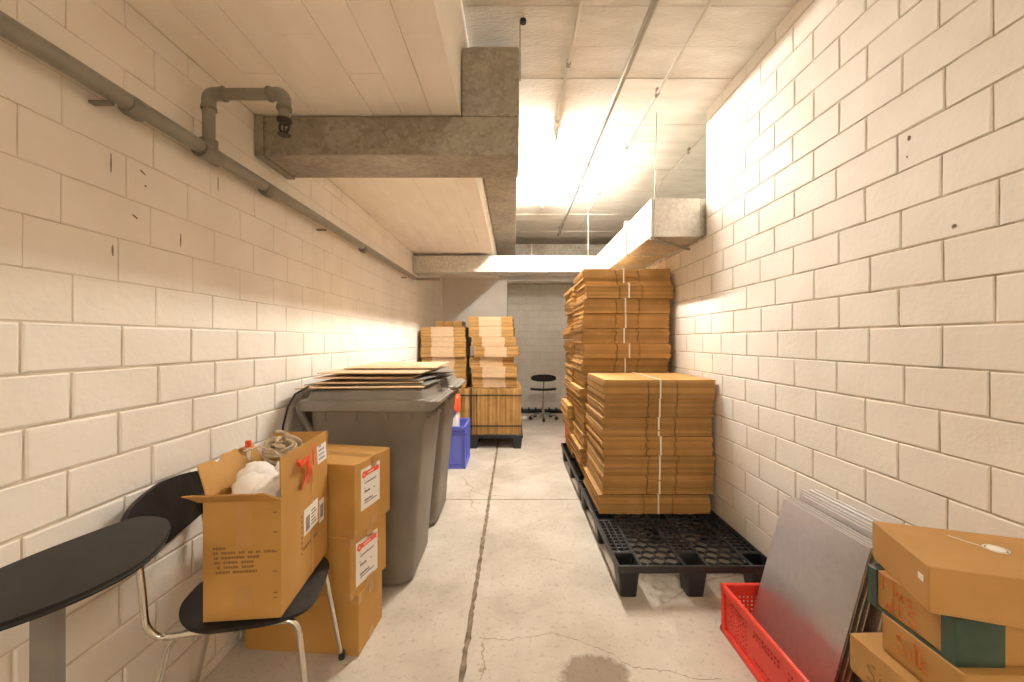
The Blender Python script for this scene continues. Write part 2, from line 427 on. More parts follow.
def chip(wall, x, y, z, a, b, rot=0.0):
    bm = B(); n = 7; r = random.Random(int(y*1000)); 
    pts = [(a*math.cos(2*PI*k/n)*(.7+.5*r.random()), b*math.sin(2*PI*k/n)*(.7+.5*r.random())) for k in range(n)]
    M = Matrix.Translation((x, y, z)) @ Matrix.Rotation(rot, 4, 'X') @ Matrix(((0,0,1,0),(1,0,0,0),(0,1,0,0),(0,0,0,1)))
    prism(bm, pts, -.0005, .0005, M); obj('paint_chip', bm, 'joint_filler', wall)
for (y, z, a, b) in ((1.345, 1.985, .007, .010), (1.352, 1.925, .003, .004), (1.208, 1.648, .008, .006), (2.86, 1.62, .006, .005), (2.62, 1.43, .004, .004)): chip(wall_right, XR-.001, y, z, a, b)
for (y, z, a, b, rt) in ((1.275, 1.84, .012, .003, -.45), (1.285, 1.80, .004, .004, 0), (1.25, 1.69, .012, .0025, -.45), (1.175, 1.83, .002, .03, 0), (1.42, 1.66, .002, .025, 0), (1.60, 1.93, .002, .03, 0), (1.18, 1.57, .0025, .02, 0), (3.05, 1.62, .008, .003, 0)): chip(wall_left, XL+.001, y, z, a, b, rt)

# far wall with the recess beside it, wall behind the camera, side passage
bm = B(); box(bm, XL-.14, -.117, YF, YF+.9, 0, ZC); box(bm, -.117, 2.6, YF, YF+.2, 2.305, ZC)
wall_far = struct(obj('wall_far', bm, 'plaster'))
bm = B(); box(bm, -.2, 2.6, YR+.003, YR+.15, 0, ZC)
wall_back = struct(obj('wall_back', bm, 'mortar_painted'))
sets['g'] = brick_set('grey_block', .003, .003, .006, seed=400)
cells = [(a, b, z0, z1, 1, 'g') for (a, b, z0, z1) in courses(2.36, 3, -.117, XR, .1, .23)]
lay_bricks(wall_back, cells, lambda s, z: (s, YR+.003, z), (0, 0, 0), sets)
bm = B(); box(bm, XL-.14, 2.6, YB-.15, YB, 0, ZC); struct(obj('wall_behind', bm, 'plaster'))
bm = B(); box(bm, 2.6, 2.75, YB, YR+.1, 0, ZC); struct(obj('wall_passage', bm, 'plaster'))

# ceilings: board-marked concrete, each board print its own piece
bm = B(); box(bm, XS-.05, 2.75, YB-.1, YR+.15, ZC+.008, ZC+.2)
ceiling = struct(obj('ceiling', bm, 'seam'))
r = random.Random(11); y = YB-.05; me_b = []
for k in range(3):
    bm = B(); L = 2.6-XS; n = 24; rr = random.Random(k)
    p = [(-L/2+L*i/n, -.1285+(rr.random()-.5)*.004) for i in range(n+1)] + [(L/2-L*i/n, .1285+(rr.random()-.5)*.004) for i in range(n+1)]
    prism(bm, p, 0, .02); bmesh.ops.recalc_face_normals(bm, faces=bm.faces[:])
    me = bpy.data.meshes.new('board_print'); bm.to_mesh(me); bm.free(); me.materials.append(MATS['ceiling_concrete']); me_b.append(me)
y = 2.165 - .26*23 + .13
while y < YR+.1:
    linked('board_print', r.choice(me_b), ceiling, ((2.6+XS)/2, y, ZC-.006+r.random()*.010)); y += .26
bm = B(); box(bm, XL-.05, XS, YB, YF+.02, ZS+.008, ZC+.05)
slab_low = struct(obj('ceiling_low', bm, 'slab_concrete'))
nb = 7; wb = (XS-XL)/nb
for k in range(nb):
    y = YB
    for (ya, yb) in ((YB, 1.35+.2*(k % 3)), (1.35+.2*(k % 3), 3.6+.15*(k % 2)), (3.6+.15*(k % 2), YF)):
        bm = B(); z = ZS+r.random()*.0025
        box(bm, XL+k*wb+.0012, XL+(k+1)*wb-.0012, ya+.001, yb-.001, z, ZS+.02)
        obj('board_print', bm, 'slab_concrete', slab_low)

# ------------------------------------------------------------------ ventilation ducts
t = thing('ventilation_duct', 'weathered grey T-shaped duct crossing under the low slab and running back', 'duct', (-.11, 1.83, 2.155))
def part(name, m, parent, fn, smooth=False, world=True):
    bm = B(); fn(bm)
    if world and parent is not None:
        Mi = Matrix.LocRotScale(parent.location, parent.rotation_euler, Vector((1,1,1))).inverted()
        bmesh.ops.transform(bm, matrix=Mi, verts=bm.verts[:])
    return obj(name, bm, m, parent, smooth)
part('cross_run', 'galvanized_old', t, lambda b: box(b, -1.15, .023, 1.83, 2.088, 2.155, 2.332, .003))
part('wall_collar', 'galvanized_old', t, lambda b: (box(b, -1.188, -1.15, 1.822, 2.096, 2.148, 2.336, .002)))
part('front_box', 'galvanized_old', t, lambda b: box(b, -.24, .023, 1.832, 2.088, 2.333, 2.652, .003))
part('long_run', 'galvanized_old', t, lambda b: box(b, -.236, .021, 2.089, 3.80, 2.555, 2.845, .003))
part('long_run', 'galvanized_old', t, lambda b: box(b, -.234, .019, 3.803, 6.11, 2.557, 2.843, .003))
part('seam_strip', 'galvanized_old', t, lambda b: box(b, -1.14, .0235, 1.8285, 1.8305, 2.190, 2.197))
part('hanger_rod', 'rod', t, lambda b: tube(b, [(.03, 1.99, ZC), (.03, 1.99, 2.60)], .003, 6))
part('anchor', 'cast_black', t, lambda b: tube(b, [(.045, 1.985, ZC+.01), (.045, 1.985, ZC-.015)], .016, 8))

t = thing('ventilation_duct', 'bright galvanized L-shaped duct turning out through the right wall opening', 'duct', (0, 4.7, 2.113))
part('cross_run', 'galvanized', t, lambda b: box(b, -1.16, .965, 4.69, 4.95, 2.113, 2.307, .003))
part('wall_collar', 'galvanized', t, lambda b: box(b, -1.187, -1.16, 4.68, 4.96, 2.105, 2.315, .002))
part('side_run', 'galvanized', t, lambda b: box(b, .965, 1.31, 3.44, 4.95, 2.033, 2.303, .003))
part('side_run', 'galvanized', t, lambda b: box(b, .965, 1.31, 2.80, 3.40, 2.033, 2.303, .003))
part('joint_flange', 'galvanized', t, lambda b: box(b, .95, 1.325, 3.395, 3.445, 2.020, 2.325, .002))
part('outlet_run', 'galvanized', t, lambda b: box(b, 1.3105, 2.55, 2.80, 3.25, 2.04, 2.300, .003))
for xx in (.36, .60): part('joint_flange', 'galvanized', t, lambda b: box(b, xx, xx+.012, 4.683, 4.957, 2.107, 2.313))
part('hanger_rod', 'rod', t, lambda b: tube(b, [(1.0, 2.79, ZC), (.975, 2.785, 2.015)], .003, 6))
part('hanger_rod', 'conduit', t, lambda b: tube(b, [(.87, 4.675, ZC), (.87, 4.675, 2.31)], .003, 6))
part('bracket_bar', 'rod', t, lambda b: tube(b, [(.96, 2.80, 2.018), (1.31, 2.97, 1.985)], .010, 4))

t = thing('ventilation_duct', 'grey galvanized duct crossing high below the ceiling at the far end', 'duct', (.6, 6.2, 2.5))
part('cross_run', 'galvanized_old', t, lambda b: box(b, -.25, 2.3, 6.12, 6.4, 2.42, 2.79, .003))
part('joint_flange', 'galvanized', t, lambda b: box(b, .26, .28, 6.112, 6.41, 2.41, 2.80, .002))

# ------------------------------------------------------------------ conduits on the ceiling
def conduit(label, x, y0, y1, z, rad, m, couplings, extra=()):
    t = thing('ceiling_conduit', label, 'conduit', (x, y0, z), 0, 'conduits under the ceiling')
    part('pipe', m, t, lambda b: tube(b, [(x, y0, z), (x, y1, z)], rad, 10), True)
    for yc in couplings:
        part('clip', 'conduit_dark', t, lambda b: (tube(b, [(x, yc-.014, z), (x, yc+.014, z)], rad*1.5, 10), box(b, x-.009, x+.009, yc-.011, yc+.011, z, ZC)), True)
    return t
conduit('thin pale conduit feeding the fluorescent lamp', .31, YB, 2.97, 2.878, .0085, 'conduit', (.9, 2.27, 2.85))
conduit('thickest grey conduit, just right of the fluorescent lamp', .635, YB, 5.75, 2.83, .0165, 'conduit_dark', (3.45, 4.1, 5.6))
conduit('white conduit near the right wall with several clips', .905, YB, 5.55, 2.862, .0095, 'conduit', (1.62, 2.52, 3.2, 4.2))
conduit('short thin conduit beyond the right wall opening', 1.45, 2.80, 4.0, 2.862, .007, 'conduit', (3.3,))

# ------------------------------------------------------------------ fluorescent lamp
def lamp(label, LX, LY0, LY1, tm, LZ=2.828):
    t = thing('fluorescent_lamp', label, 'lamp', (LX, (LY0+LY1)/2, ZC), 0, 'fluorescent lamps on the ceiling')
    part('batten', 'lamp_white', t, lambda b: box(b, LX-.018, LX+.018, LY0-.03, LY1+.03, 2.862, ZC-.003, .004))
    for yy in (LY0-.02, LY1+.02):
        part('socket', 'lamp_white', t, lambda b: box(b, LX-.014, LX+.014, yy-.012, yy+.012, LZ-.02, 2.864, .003))
    part('tube', tm, t, lambda b: tube(b, [(LX, LY0-.008, LZ), (LX, LY1+.008, LZ)], .013, 12), True)
    part('starter', 'white_plastic', t, lambda b: tube(b, [(LX, LY0-.06, LZ+.02), (LX, LY0-.033, LZ+.01)], .016, 10), True)
lamp('glowing bare fluorescent tube on a slim ceiling batten', .318, 3.02, 4.45, 'tube_light')
lamp('added fill light tube on the ceiling behind the camera, out of view', .315, -3.0, -1.56, 'tube_light_fill')  # unseen fill lamp, added to brighten the near end of the room

# ------------------------------------------------------------------ sprinkler pipe on the left wall
PX, PZ, PR = -1.135, 1.996, .0245
t = thing('sprinkler_pipe', 'grey sprinkler pipe along the left wall with a branch and drop head', 'pipe', (PX, 1.46, PZ))
part('main_pipe', 'pipe_grey', t, lambda b: tube(b, [(PX, YB, PZ-.012), (PX, 4.50, PZ+.02)], PR, 14), True)
part('end_bend', 'pipe_grey', t, lambda b: tube(b, fillet([(PX, 4.48, PZ+.02), (PX, 4.60, PZ+.02), (-.86, 4.60, PZ+.02)], .06), .017, 12), True)
for yc in (1.19, 1.83, 3.0):
    part('coupling', 'pipe_coupling', t, lambda b: tube(b, [(PX, yc-.025, PZ), (PX, yc-.018, PZ), (PX, yc+.018, PZ), (PX, yc+.025, PZ)], [PR*1.12, PR*1.28, PR*1.28, PR*1.12], 14), True)
TY = 1.481
part('tee', 'pipe_coupling', t, lambda b: (tube(b, [(PX, TY-.045, PZ), (PX, TY+.045, PZ)], PR*1.22, 14), tube(b, [(PX, TY, PZ), (PX, TY, PZ+.05)], PR*1.2, 14)), True)
part('riser', 'pipe_grey', t, lambda b: tube(b, [(PX, TY, PZ+.04), (PX, TY, PZ+.18)], .0205, 14), True)
part('elbow', 'pipe_grey', t, lambda b: tube(b, fillet([(PX, TY, PZ+.165), (PX, TY, PZ+.222), (PX+.055, TY, PZ+.222)], .04), .0235, 14), True)
part('branch', 'pipe_grey', t, lambda b: tube(b, [(PX+.045, TY, PZ+.222), (PX+.235, TY, PZ+.222)], .0205, 14), True)
part('elbow', 'pipe_grey', t, lambda b: tube(b, fillet([(PX+.225, TY, PZ+.222), (PX+.28, TY, PZ+.222), (PX+.28, TY, PZ+.165)], .045), .0235, 14), True)
for (a, b_) in (((PX, TY, PZ+.163), (PX, TY, PZ+.172)), ((PX+.05, TY, PZ+.222), (PX+.06, TY, PZ+.222)), ((PX+.222, TY, PZ+.222), (PX+.232, TY, PZ+.222)), ((PX+.28, TY, PZ+.163), (PX+.28, TY, PZ+.172))):
    part('collar', 'pipe_coupling', t, lambda b: tube(b, [a, b_], .0265, 14), True)
part('drop', 'pipe_grey', t, lambda b: tube(b, [(PX+.28, TY, PZ+.17), (PX+.28, TY, PZ+.125)], .019, 12), True)
def head(b):
    x, y, z = PX+.28, TY, PZ+.125
    tube(b, [(x, y, z+.004), (x, y, z-.006), (x, y, z-.014)], [.026, .026, .016], 12)
    for s in (-1, 1): tube(b, fillet([(x+s*.012, y, z-.010), (x+s*.020, y, z-.030), (x+s*.004, y, z-.050)], .012, 3), .0045, 6)
    tube(b, [(x, y, z-.012), (x, y, z-.048)], .003, 6)
    tube(b, [(x, y, z-.048), (x, y, z-.053), (x, y, z-.056)], [.008, .023, .023], 12)
part('sprinkler_head', 'cast_black', t, head, True)
for yc in (1.12, 2.4, 4.2):
    part('wall_clamp', 'pipe_coupling', t, lambda b: box(b, XL+.001, PX+.004, yc-.010, yc+.010, PZ-.031, PZ-.0225, .002))

# ------------------------------------------------------------------ black plastic pallets
def pallet_meshes(w=.78, l=1.2, h=.165):
    parts = []
    xs = [(0, .118), (.331, .449), (.662, .78)]
    ys = [(0, .14), (.53, .67), (1.06, 1.2)]
    zt, th = h, .014
    bm = B()      # honeycomb
    p = .066; R = p/math.sqrt(3); ri = R*.89
    for (hx0, hx1) in ((.118, .331), (.449, .662)):
        row = 0; y = .012
        while y < l-.012:
            off = p/2 if row % 2 else 0; x = hx0+.004+off
            while x < hx1:
                ring = lambda rad, z: [bm.verts.new((min(max(x+rad*math.cos(PI/6+k*PI/3), hx0), hx1), min(max(y+rad*math.sin(PI/6+k*PI/3), .005), l-.005), z)) for k in range(6)]
                o1, i1, i0, o0 = ring(R, zt-.002), ring(ri, zt-.002), ring(ri, zt-th), ring(R, zt-th)
                for k in range(6):
                    q = (k+1) % 6
                    bm.faces.new((o1[k], o1[q], i1[q], i1[k])); bm.faces.new((i1[k], i1[q], i0[q], i0[k])); bm.faces.new((i0[k], i0[q], o0[q], o0[k]))
                x += p
            y += R*1.5; row += 1
    bmesh.ops.dissolve_degenerate(bm, dist=1e-5, edges=bm.edges[:])
    parts.append(('honeycomb_deck', bm))
    for (x0, x1) in xs:      # slotted strips between the feet
        for (y0, y1) in ((.14, .53), (.67, 1.06)):
            bm = B(); us, hu = cuts(x1-x0, .012, .026, .007); vs, hv = cuts(y1-y0, .008, .030, .007)
            grid_panel(bm, (x0, y0, zt-th), (1,0,0), (0,1,0), (0,0,1), us, vs, {(i, j) for i in hu for j in hv}, th-.001)
            parts.append(('slotted_strip', bm))
    bm = B()
    for a in ((0, w, 0, .014), (0, w, l-.014, l), (0, .012, .014, l-.014), (w-.012, w, .014, l-.014)):
        box(bm, a[0], a[1], a[2], a[3], zt-.034, zt+.003, .002)
    for x in (.118, .331, .449, .662): box(bm, x-.005, x+.005, .014, l-.014, zt-th, zt-.0005)
    parts.append(('rim', bm))
    for (x0, x1) in xs:
        for (y0, y1) in ys:
            cx, cy = (x0+x1)/2, (y0+y1)/2; hx, hy = (x1-x0)/2-.004, (y1-y0)/2-.006; bm = B()
            loft(bm, [(rrect(cx, cy, hx, hy, .012, 2), zt), (rrect(cx, cy, hx*.74, hy*.74, .012, 2), .0), ], False, True)
            loft(bm, [(rrect(cx, cy, hx-.005, hy-.005, .010, 2), zt), (rrect(cx, cy, hx*.74-.005, hy*.74-.005, .010, 2), .006)], False, True)
            a = rrect(cx, cy, hx, hy, .012, 2); b = rrect(cx, cy, hx-.005, hy-.005, .010, 2)
            va = [bm.verts.new((*p_, zt)) for p_ in a]; vb = [bm.verts.new((*p_, zt)) for p_ in b]
            for k in range(len(a)): bm.faces.new((va[k], va[(k+1)%len(a)], vb[(k+1)%len(a)], vb[k]))
            parts.append(('foot', bm))
    out = []
    for n, bm in parts:
        bmesh.ops.remove_doubles(bm, verts=bm.verts[:], dist=1e-5)
        me = bpy.data.meshes.new(n); bm.to_mesh(me); bm.free(); me.materials.append(MATS['black_plastic']); out.append((n, me))
    return out
PAL = pallet_meshes()
def pallet(label, loc, rotz=0):
    t = thing('plastic_pallet', label, 'pallet', loc, rotz, 'black plastic pallets')
    if not rotz: t.scale = (1.03, 1, 1)
    for n, me in PAL: linked(n, me, t)
    return t
pallet('black honeycomb plastic pallet with its bare front half nearest the camera', (.522, 2.0, 0))
pallet('black plastic pallet behind the bare one, under the tall right stacks', (.522, 3.225, 0))
pallet('black plastic pallet at the far left under the bundled cartons', (.108, 4.79, 0), PI/2)
PT = .168

# ------------------------------------------------------------------ bundles of flat cartons
def sheet_mesh(w, d, t, fr, m, slot=.006, deep=.13, seed=0):
    """flat folded carton lying in xy, slots cut into the front and back edges at the fractions fr; two plies"""
    r = random.Random(seed); bm = B()
    for (z0, z1, ins) in ((0, t*.46, 0.0), (t*.54, t, .002)):
        pts = [(0, 0)]
        for f in fr: pts += [(w*f-slot/2, 0), (w*f-slot/2, deep), (w*f+slot/2, deep), (w*f+slot/2, 0)]
        pts += [(w, 0), (w, d)]
        for f in fr[::-1]: pts += [(w*f+slot/2, d), (w*f+slot/2, d-deep), (w*f-slot/2, d-deep), (w*f-slot/2, d)]
        pts += [(0, d)]
        pts = [(x+(r.random()-.5)*.003, y+(r.random()-.5)*.003+ins) for x, y in pts]
        prism(bm, pts, z0, z1)
    bmesh.ops.recalc_face_normals(bm, faces=bm.faces[:])
    me = bpy.data.meshes.new('flat_carton'); bm.to_mesh(me); bm.free(); me.materials.append(MATS[m]); return me
def banded_sheet_mesh(w, d, t, seed):
    """flat carton whose front edge shows a pale middle flap between two darker ones"""
    bm = B(); r = random.Random(seed)
    f0, f1 = .23, .74
    for (z0, z1) in ((0, t*.46), (t*.54, t)):
        for (a, b, mi, pro) in ((0, f0, 0, 0), (f0, f1, 1, .004), (f1, 1, 0, 0)):
            vs = box(bm, w*a+.001, w*b-.001, -pro+(r.random()-.5)*.003, d, z0, z1)
            for f in {f for v in vs for f in v.link_faces}: f.material_index = mi
    bmesh.ops.recalc_face_normals(bm, faces=bm.faces[:])
    me = bpy.data.meshes.new('flat_carton'); bm.to_mesh(me); bm.free()
    me.materials.append(MATS['cardboard_sheet_%d' % seed]); me.materials.append(MATS['cardboard_light' if seed % 2 else 'cardboard_edge']); return me
def strap_mesh(x, w, y0, y1, z0, z1, m):
    bm = B(); e = .0012
    box(bm, x-w/2, x+w/2, y0-e, y0, z0, z1); box(bm, x-w/2, x+w/2, y1, y1+e, z0, z1)
    box(bm, x-w/2, x+w/2, y0-e, y1+e, z1, z1+e); 
    me = bpy.data.meshes.new('strap'); bm.to_mesh(me); bm.free(); me.materials.append(MATS[m]); return me
def bundle(label, group, loc, rotz, meshes, n, t, strap, rnd, skew=0.0, jit=.006):
    b = thing('carton_bundle', label, 'cardboard', loc, rotz, group)
    for k in range(n):
        linked('flat_carton', rnd.choice(meshes), b, ((rnd.random()-.5)*2*jit - skew*k/n, (rnd.random()-.5)*2*jit*.5, k*t), (0, 0, (rnd.random()-.5)*.008))
    if strap: linked('strap', strap, b, ((rnd.random()-.5)*.05, 0, 0), (0, (rnd.random()-.5)*.12*0, 0))
    return b
NS = 7
BHT = .126; ST = (BHT-.004)/NS
shA = [sheet_mesh(.725, .585, ST-.0014, (.40, .66), m, seed=k) for k, m in enumerate(['cardboard_sheet_%d' % i for i in (0,1,2,3)])]
stA = strap_mesh(.365, .011, -.004, .590, 0.0, BHT-.0015, 'white_strap')
rnd = random.Random(21)
xo = [.568, .590, .594, .588, .586, .594, .593]
for k in range(7):
    bundle(f'white-strapped bundle of flat brown cartons, {ORD[k]} from the pallet in the front right stack', 'bundles in the front right stack',
           (xo[k]+(.0 if k else -.01), 2.620+(rnd.random()-.5)*.036, PT+k*BHT), (rnd.random()-.5)*.012, shA, NS, ST, stA, rnd, 0, .008)
H2 = .1238; ST2 = (H2-.004)/NS
shB = [sheet_mesh(.715, .53, ST2-.0014, (.38, .64), 'cardboard_sheet_%d' % k, seed=10+k) for k in range(4)]
stB = strap_mesh(.355, .012, -.004, .535, 0.0, H2-.0015, 'white_strap')
for k in range(14):
    x = .575 + (rnd.random()-.5)*.03 - (.02 if k in (1, 5) else 0)
    bundle(f'white-strapped bundle of flat cartons, {ORD[k]} from the pallet in the tall middle right stack', 'bundles in the tall middle right stack',
           (x, 3.285+(rnd.random()-.5)*.036, PT+k*H2), (rnd.random()-.5)*.03, shB, NS, ST2, stB, rnd, 0, .009)
for k in range(13):
    x = .56 + (rnd.random()-.5)*.04 + (-.035 if k in (2, 3) else 0)
    bundle(f'bundle of flat cartons, {ORD[k]} from the pallet in the rearmost right stack', 'bundles in the rearmost right stack',
           (x, 3.855+(rnd.random()-.5)*.016, PT+k*(H2+.004)), (rnd.random()-.5)*.03, shB, NS, ST2, stB, rnd, 0, .010)

# far left pallet: cartons standing on edge below, banded bundles above
vz0, vz1 = PT, .735
t = thing('upright_carton_bundle', 'wide bundle of flat cartons standing on edge on the far left pallet', 'cardboard', (-.69, 4.82, vz0))
vm = []
for k in range(4):
    bm = B(); box(bm, 0, .0150, 0, .70, 0, vz1-vz0-.01*k*.5, .0015); me = bpy.data.meshes.new('flat_carton'); bm.to_mesh(me); bm.free()
    me.materials.append(MATS['cardboard_sheet_%d' % k]); vm.append(me)
x = 0.0; n = 0
while x < .775:
    linked('flat_carton', rnd.choice(vm), t, (x, (rnd.random()-.5)*.03, 0)); x += .0165; n += 1
for z in (.10, .47):
    part('strap', 'black_strap', t, lambda b: box(b, -.694, .096, 4.799, 4.803, vz0+z, vz0+z+.014))
part('strap', 'black_strap', t, lambda b: box(b, -.525, -.510, 4.799, 4.803, vz0, vz1))
for (x0, lab) in ((-.70, 'left'),):
    bm = B()
t = thing('upright_carton_bundle', 'narrow bundle of flat cartons standing on edge under the far left stack', 'cardboard', (-1.10, 4.82, vz0))
x = 0.0
while x < .385:
    linked('flat_carton', rnd.choice(vm), t, (x, (rnd.random()-.5)*.016, 0)); x += .0165
part('strap', 'black_strap', t, lambda b: box(b, -1.10, -.71, 4.799, 4.803, vz0+.10, vz0+.114))
H3 = .1235; ST3 = (H3-.004)/NS
shC = [banded_sheet_mesh(.545, .60, ST3-.0014, k) for k in range(4)]
stC = strap_mesh(.27, .010, -.006, .604, 0.0, H3-.0015, 'white_strap')
for k in range(7):
    x = -.515 + (rnd.random()-.5)*.06 - (.04 if k >= 5 else 0)
    bundle(f'bundle of pale-banded flat cartons, {ORD[k]} above the upright bundle in the far right-hand pile', 'bundles in the far pile by the recess',
           (x, 4.85+(rnd.random()-.5)*.05, vz1+.002+k*H3), (rnd.random()-.5)*.07, shC, NS, ST3, None, rnd, 0, .006)
for k in range(6):
    x = -1.135 + (rnd.random()-.5)*.02
    bundle(f'bundle of pale-banded flat cartons, {ORD[k]} in the far pile against the left wall', 'bundles in the far pile against the left wall',
           (x, 4.85+(rnd.random()-.5)*.03, vz1+.002+k*H3), (rnd.random()-.5)*.03, shC, NS, ST3, None, rnd, 0, .006)
bundle('thin dark bundle of flat cartons lying on top of the far left pile', 'bundles in the far pile against the left wall', (-.99, 5.02, vz1+.006+6*H3), 0, [sheet_mesh(.33, .42, ST-.0014, (.33, .66), 'cardboard_sheet_0', seed=77)], 4, ST, None, rnd)

# ------------------------------------------------------------------ wheelie bins
def wheelie_bin(label, y0, w=.575):
    xr, xf, yc = -1.09, -.445, y0+w/2
    t = thing('wheelie_bin', label, 'bin', ((xr+xf)/2, yc, 0), 0, 'grey wheelie bins')
    def body(b):
        secs = []
        for z, x0, x1, hy, r in ((.010, -.985, -.565, .242, .08), (.026, -1.0, -.545, .254, .09), (.30, -1.02, -.525, .260, .085), (.62, -1.045, -.497, .267, .07), (.80, -1.06, -.482, .272, .05), (.945, -1.07, -.460, .281, .05)):
            secs.append((rrect((x0+x1)/2, yc, (x1-x0)/2, hy, r), z))
        loft(b, secs)
    part('body', 'bin_grey', t, body, True)
    for s in (-1, 1):
        for xx in (-.98, -.82, -.66, -.53): part('stiffening_rib', 'bin_grey', t, lambda b: box(b, xx-.004, xx+.004, yc+s*.262, yc+s*.288, .885, .94))
    for yy in (-.2, -.1, 0, .1, .2): part('stiffening_rib', 'bin_grey', t, lambda b: box(b, -.475, -.448, yc+yy-.004, yc+yy+.004, .885, .94))
    def lid(b):
        secs = []
        for z, x0, x1, hy, r in ((.935, -1.12, -.428, .290, .05), (.940, -1.125, -.420, .294, .05), (.985, -1.125, -.412, .294, .05), (.992, -1.12, -.418, .289, .05), (.994, -1.10, -.462, .266, .06), (1.035, -1.09, -.476, .255, .07), (1.046, -1.07, -.50, .235, .07)):
            secs.append((rrect((x0+x1)/2, yc, (x1-x0)/2, hy, r), z))
        loft(b, secs)
    l = part('lid', 'bin_lid_grey', t, lid, True)
    g = part('grip_lip', 'bin_lid_grey', l, lambda b: box(b, -.425, -.392, yc-.24, yc+.24, .968, .984, .006), True, world=False)
    g.location = -t.location
    part('hinge_bar', 'bin_grey', t, lambda b: tube(b, [(-1.135, yc-.25, .965), (-1.135, yc+.25, .965)], .016, 10), True)
    for s in (-.24, .24):
        part('handle_arm', 'bin_grey', t, lambda b: tube(b, fillet([(-1.06, yc+s, .80), (-1.12, yc+s, .90), (-1.135, yc+s, .965)], .05), .018, 8), True)
    part('axle', 'rubber', t, lambda b: tube(b, [(-1.06, yc-.27, .10), (-1.06, yc+.27, .10)], .011, 8), True)
    for s in (-1, 1):
        part('wheel', 'rubber', t, lambda b: tube(b, [(-1.06, yc+s*.258, .10), (-1.06, yc+s*.262, .10), (-1.06, yc+s*.298, .10), (-1.06, yc+s*.302, .10)], [.088, .10, .10, .088], 20), True)
    return t
wheelie_bin('grey wheelie bin nearest the camera, behind the stacked cartons', 2.055)
b2 = wheelie_bin('grey wheelie bin behind the first one, beside the blue crate', 2.725)
part('scrawl', 'print_blue', b2, lambda b: [box(b, -.475, -.4695, 3.10+i*.028, 3.112+i*.028, .70+(i % 2)*.015, .735+(i % 2)*.02) for i in range(5)])

# flat sheets lying on the bins
def lying(label, m, cx, cy, w, l, rz, z, tilt=0.0, th=.005):
    bm = B(); hx, hy = w/2, l/2; n = 20; c, si = math.cos(rz), math.sin(rz)
    pts = [(-hx+w*i/n, -hy) for i in range(n+1)] + [(hx-w*i/n, hy) for i in range(n+1)]
    vs = prism(bm, pts, 0, th)
    for v in vs:
        X = cx + v.co.x*c - v.co.y*si
        v.co.z -= 0.8*max(0, -1.075-X)**2
    o = obj('flat_sheet', bm, m, None, True); o.location = (cx, cy, z); o.rotation_euler = (0, 0, rz)
    return tag(o, label, 'cardboard' if 'cardboard' in label else 'sheet', 'sheets lying on the bins')
lying('lowest brown cardboard sheet lying on the bins, nearest the camera', 'cardboard_edge', -.83, 2.40, .66, .62, .06, 1.051, .10)
lying('dark grey plastic sheet lying on the bins, drooping towards the wall', 'grey_sheet', -.80, 2.52, .70, .66, -.05, 1.059, .16)
lying('brown cardboard sheet second from the bottom on the bins', 'cardboard_sheet', -.82, 2.50, .56, .70, .10, 1.070, .08)
lying('dark grey sheet sticking out towards the front of the bins', 'grey_sheet', -.66, 2.56, .40, .70, -.18, 1.081, .0)
lying('brown cardboard sheet in the middle of the pile on the bins', 'cardboard_edge', -.84, 2.52, .54, .66, .03, 1.093, .06)
lying('grey sheet slanting between the upper cardboards on the bins', 'grey_sheet', -.72, 2.72, .56, .62, .22, 1.105, .03)
lying('long pale cardboard sheet near the top of the pile on the bins', 'cardboard_light', -.80, 2.62, .58, .80, -.04, 1.117, .05)
lying('topmost pale cardboard sheet on the bins', 'cardboard_edge', -.78, 2.80, .56, .70, .05, 1.130, .04)
lying('pale grey sheet lying over the second bin lid', 'white_plastic', -.68, 3.10, .34, .36, .10, 1.051, .0)
bm = B(); tube(bm, [(-1.06, 2.06, 1.066), (-1.11, 2.02, 1.03), (-1.13, 1.99, .97), (-1.142, 1.97, .88), (-1.148, 1.96, .74), (-1.15, 1.95, .58), (-1.15, 1.95, .42)], .005, 6)
tag(obj('packing_strap', bm, 'black_strap', None, True), 'dark curved packing strap hanging behind the nearest bin', 'strap')

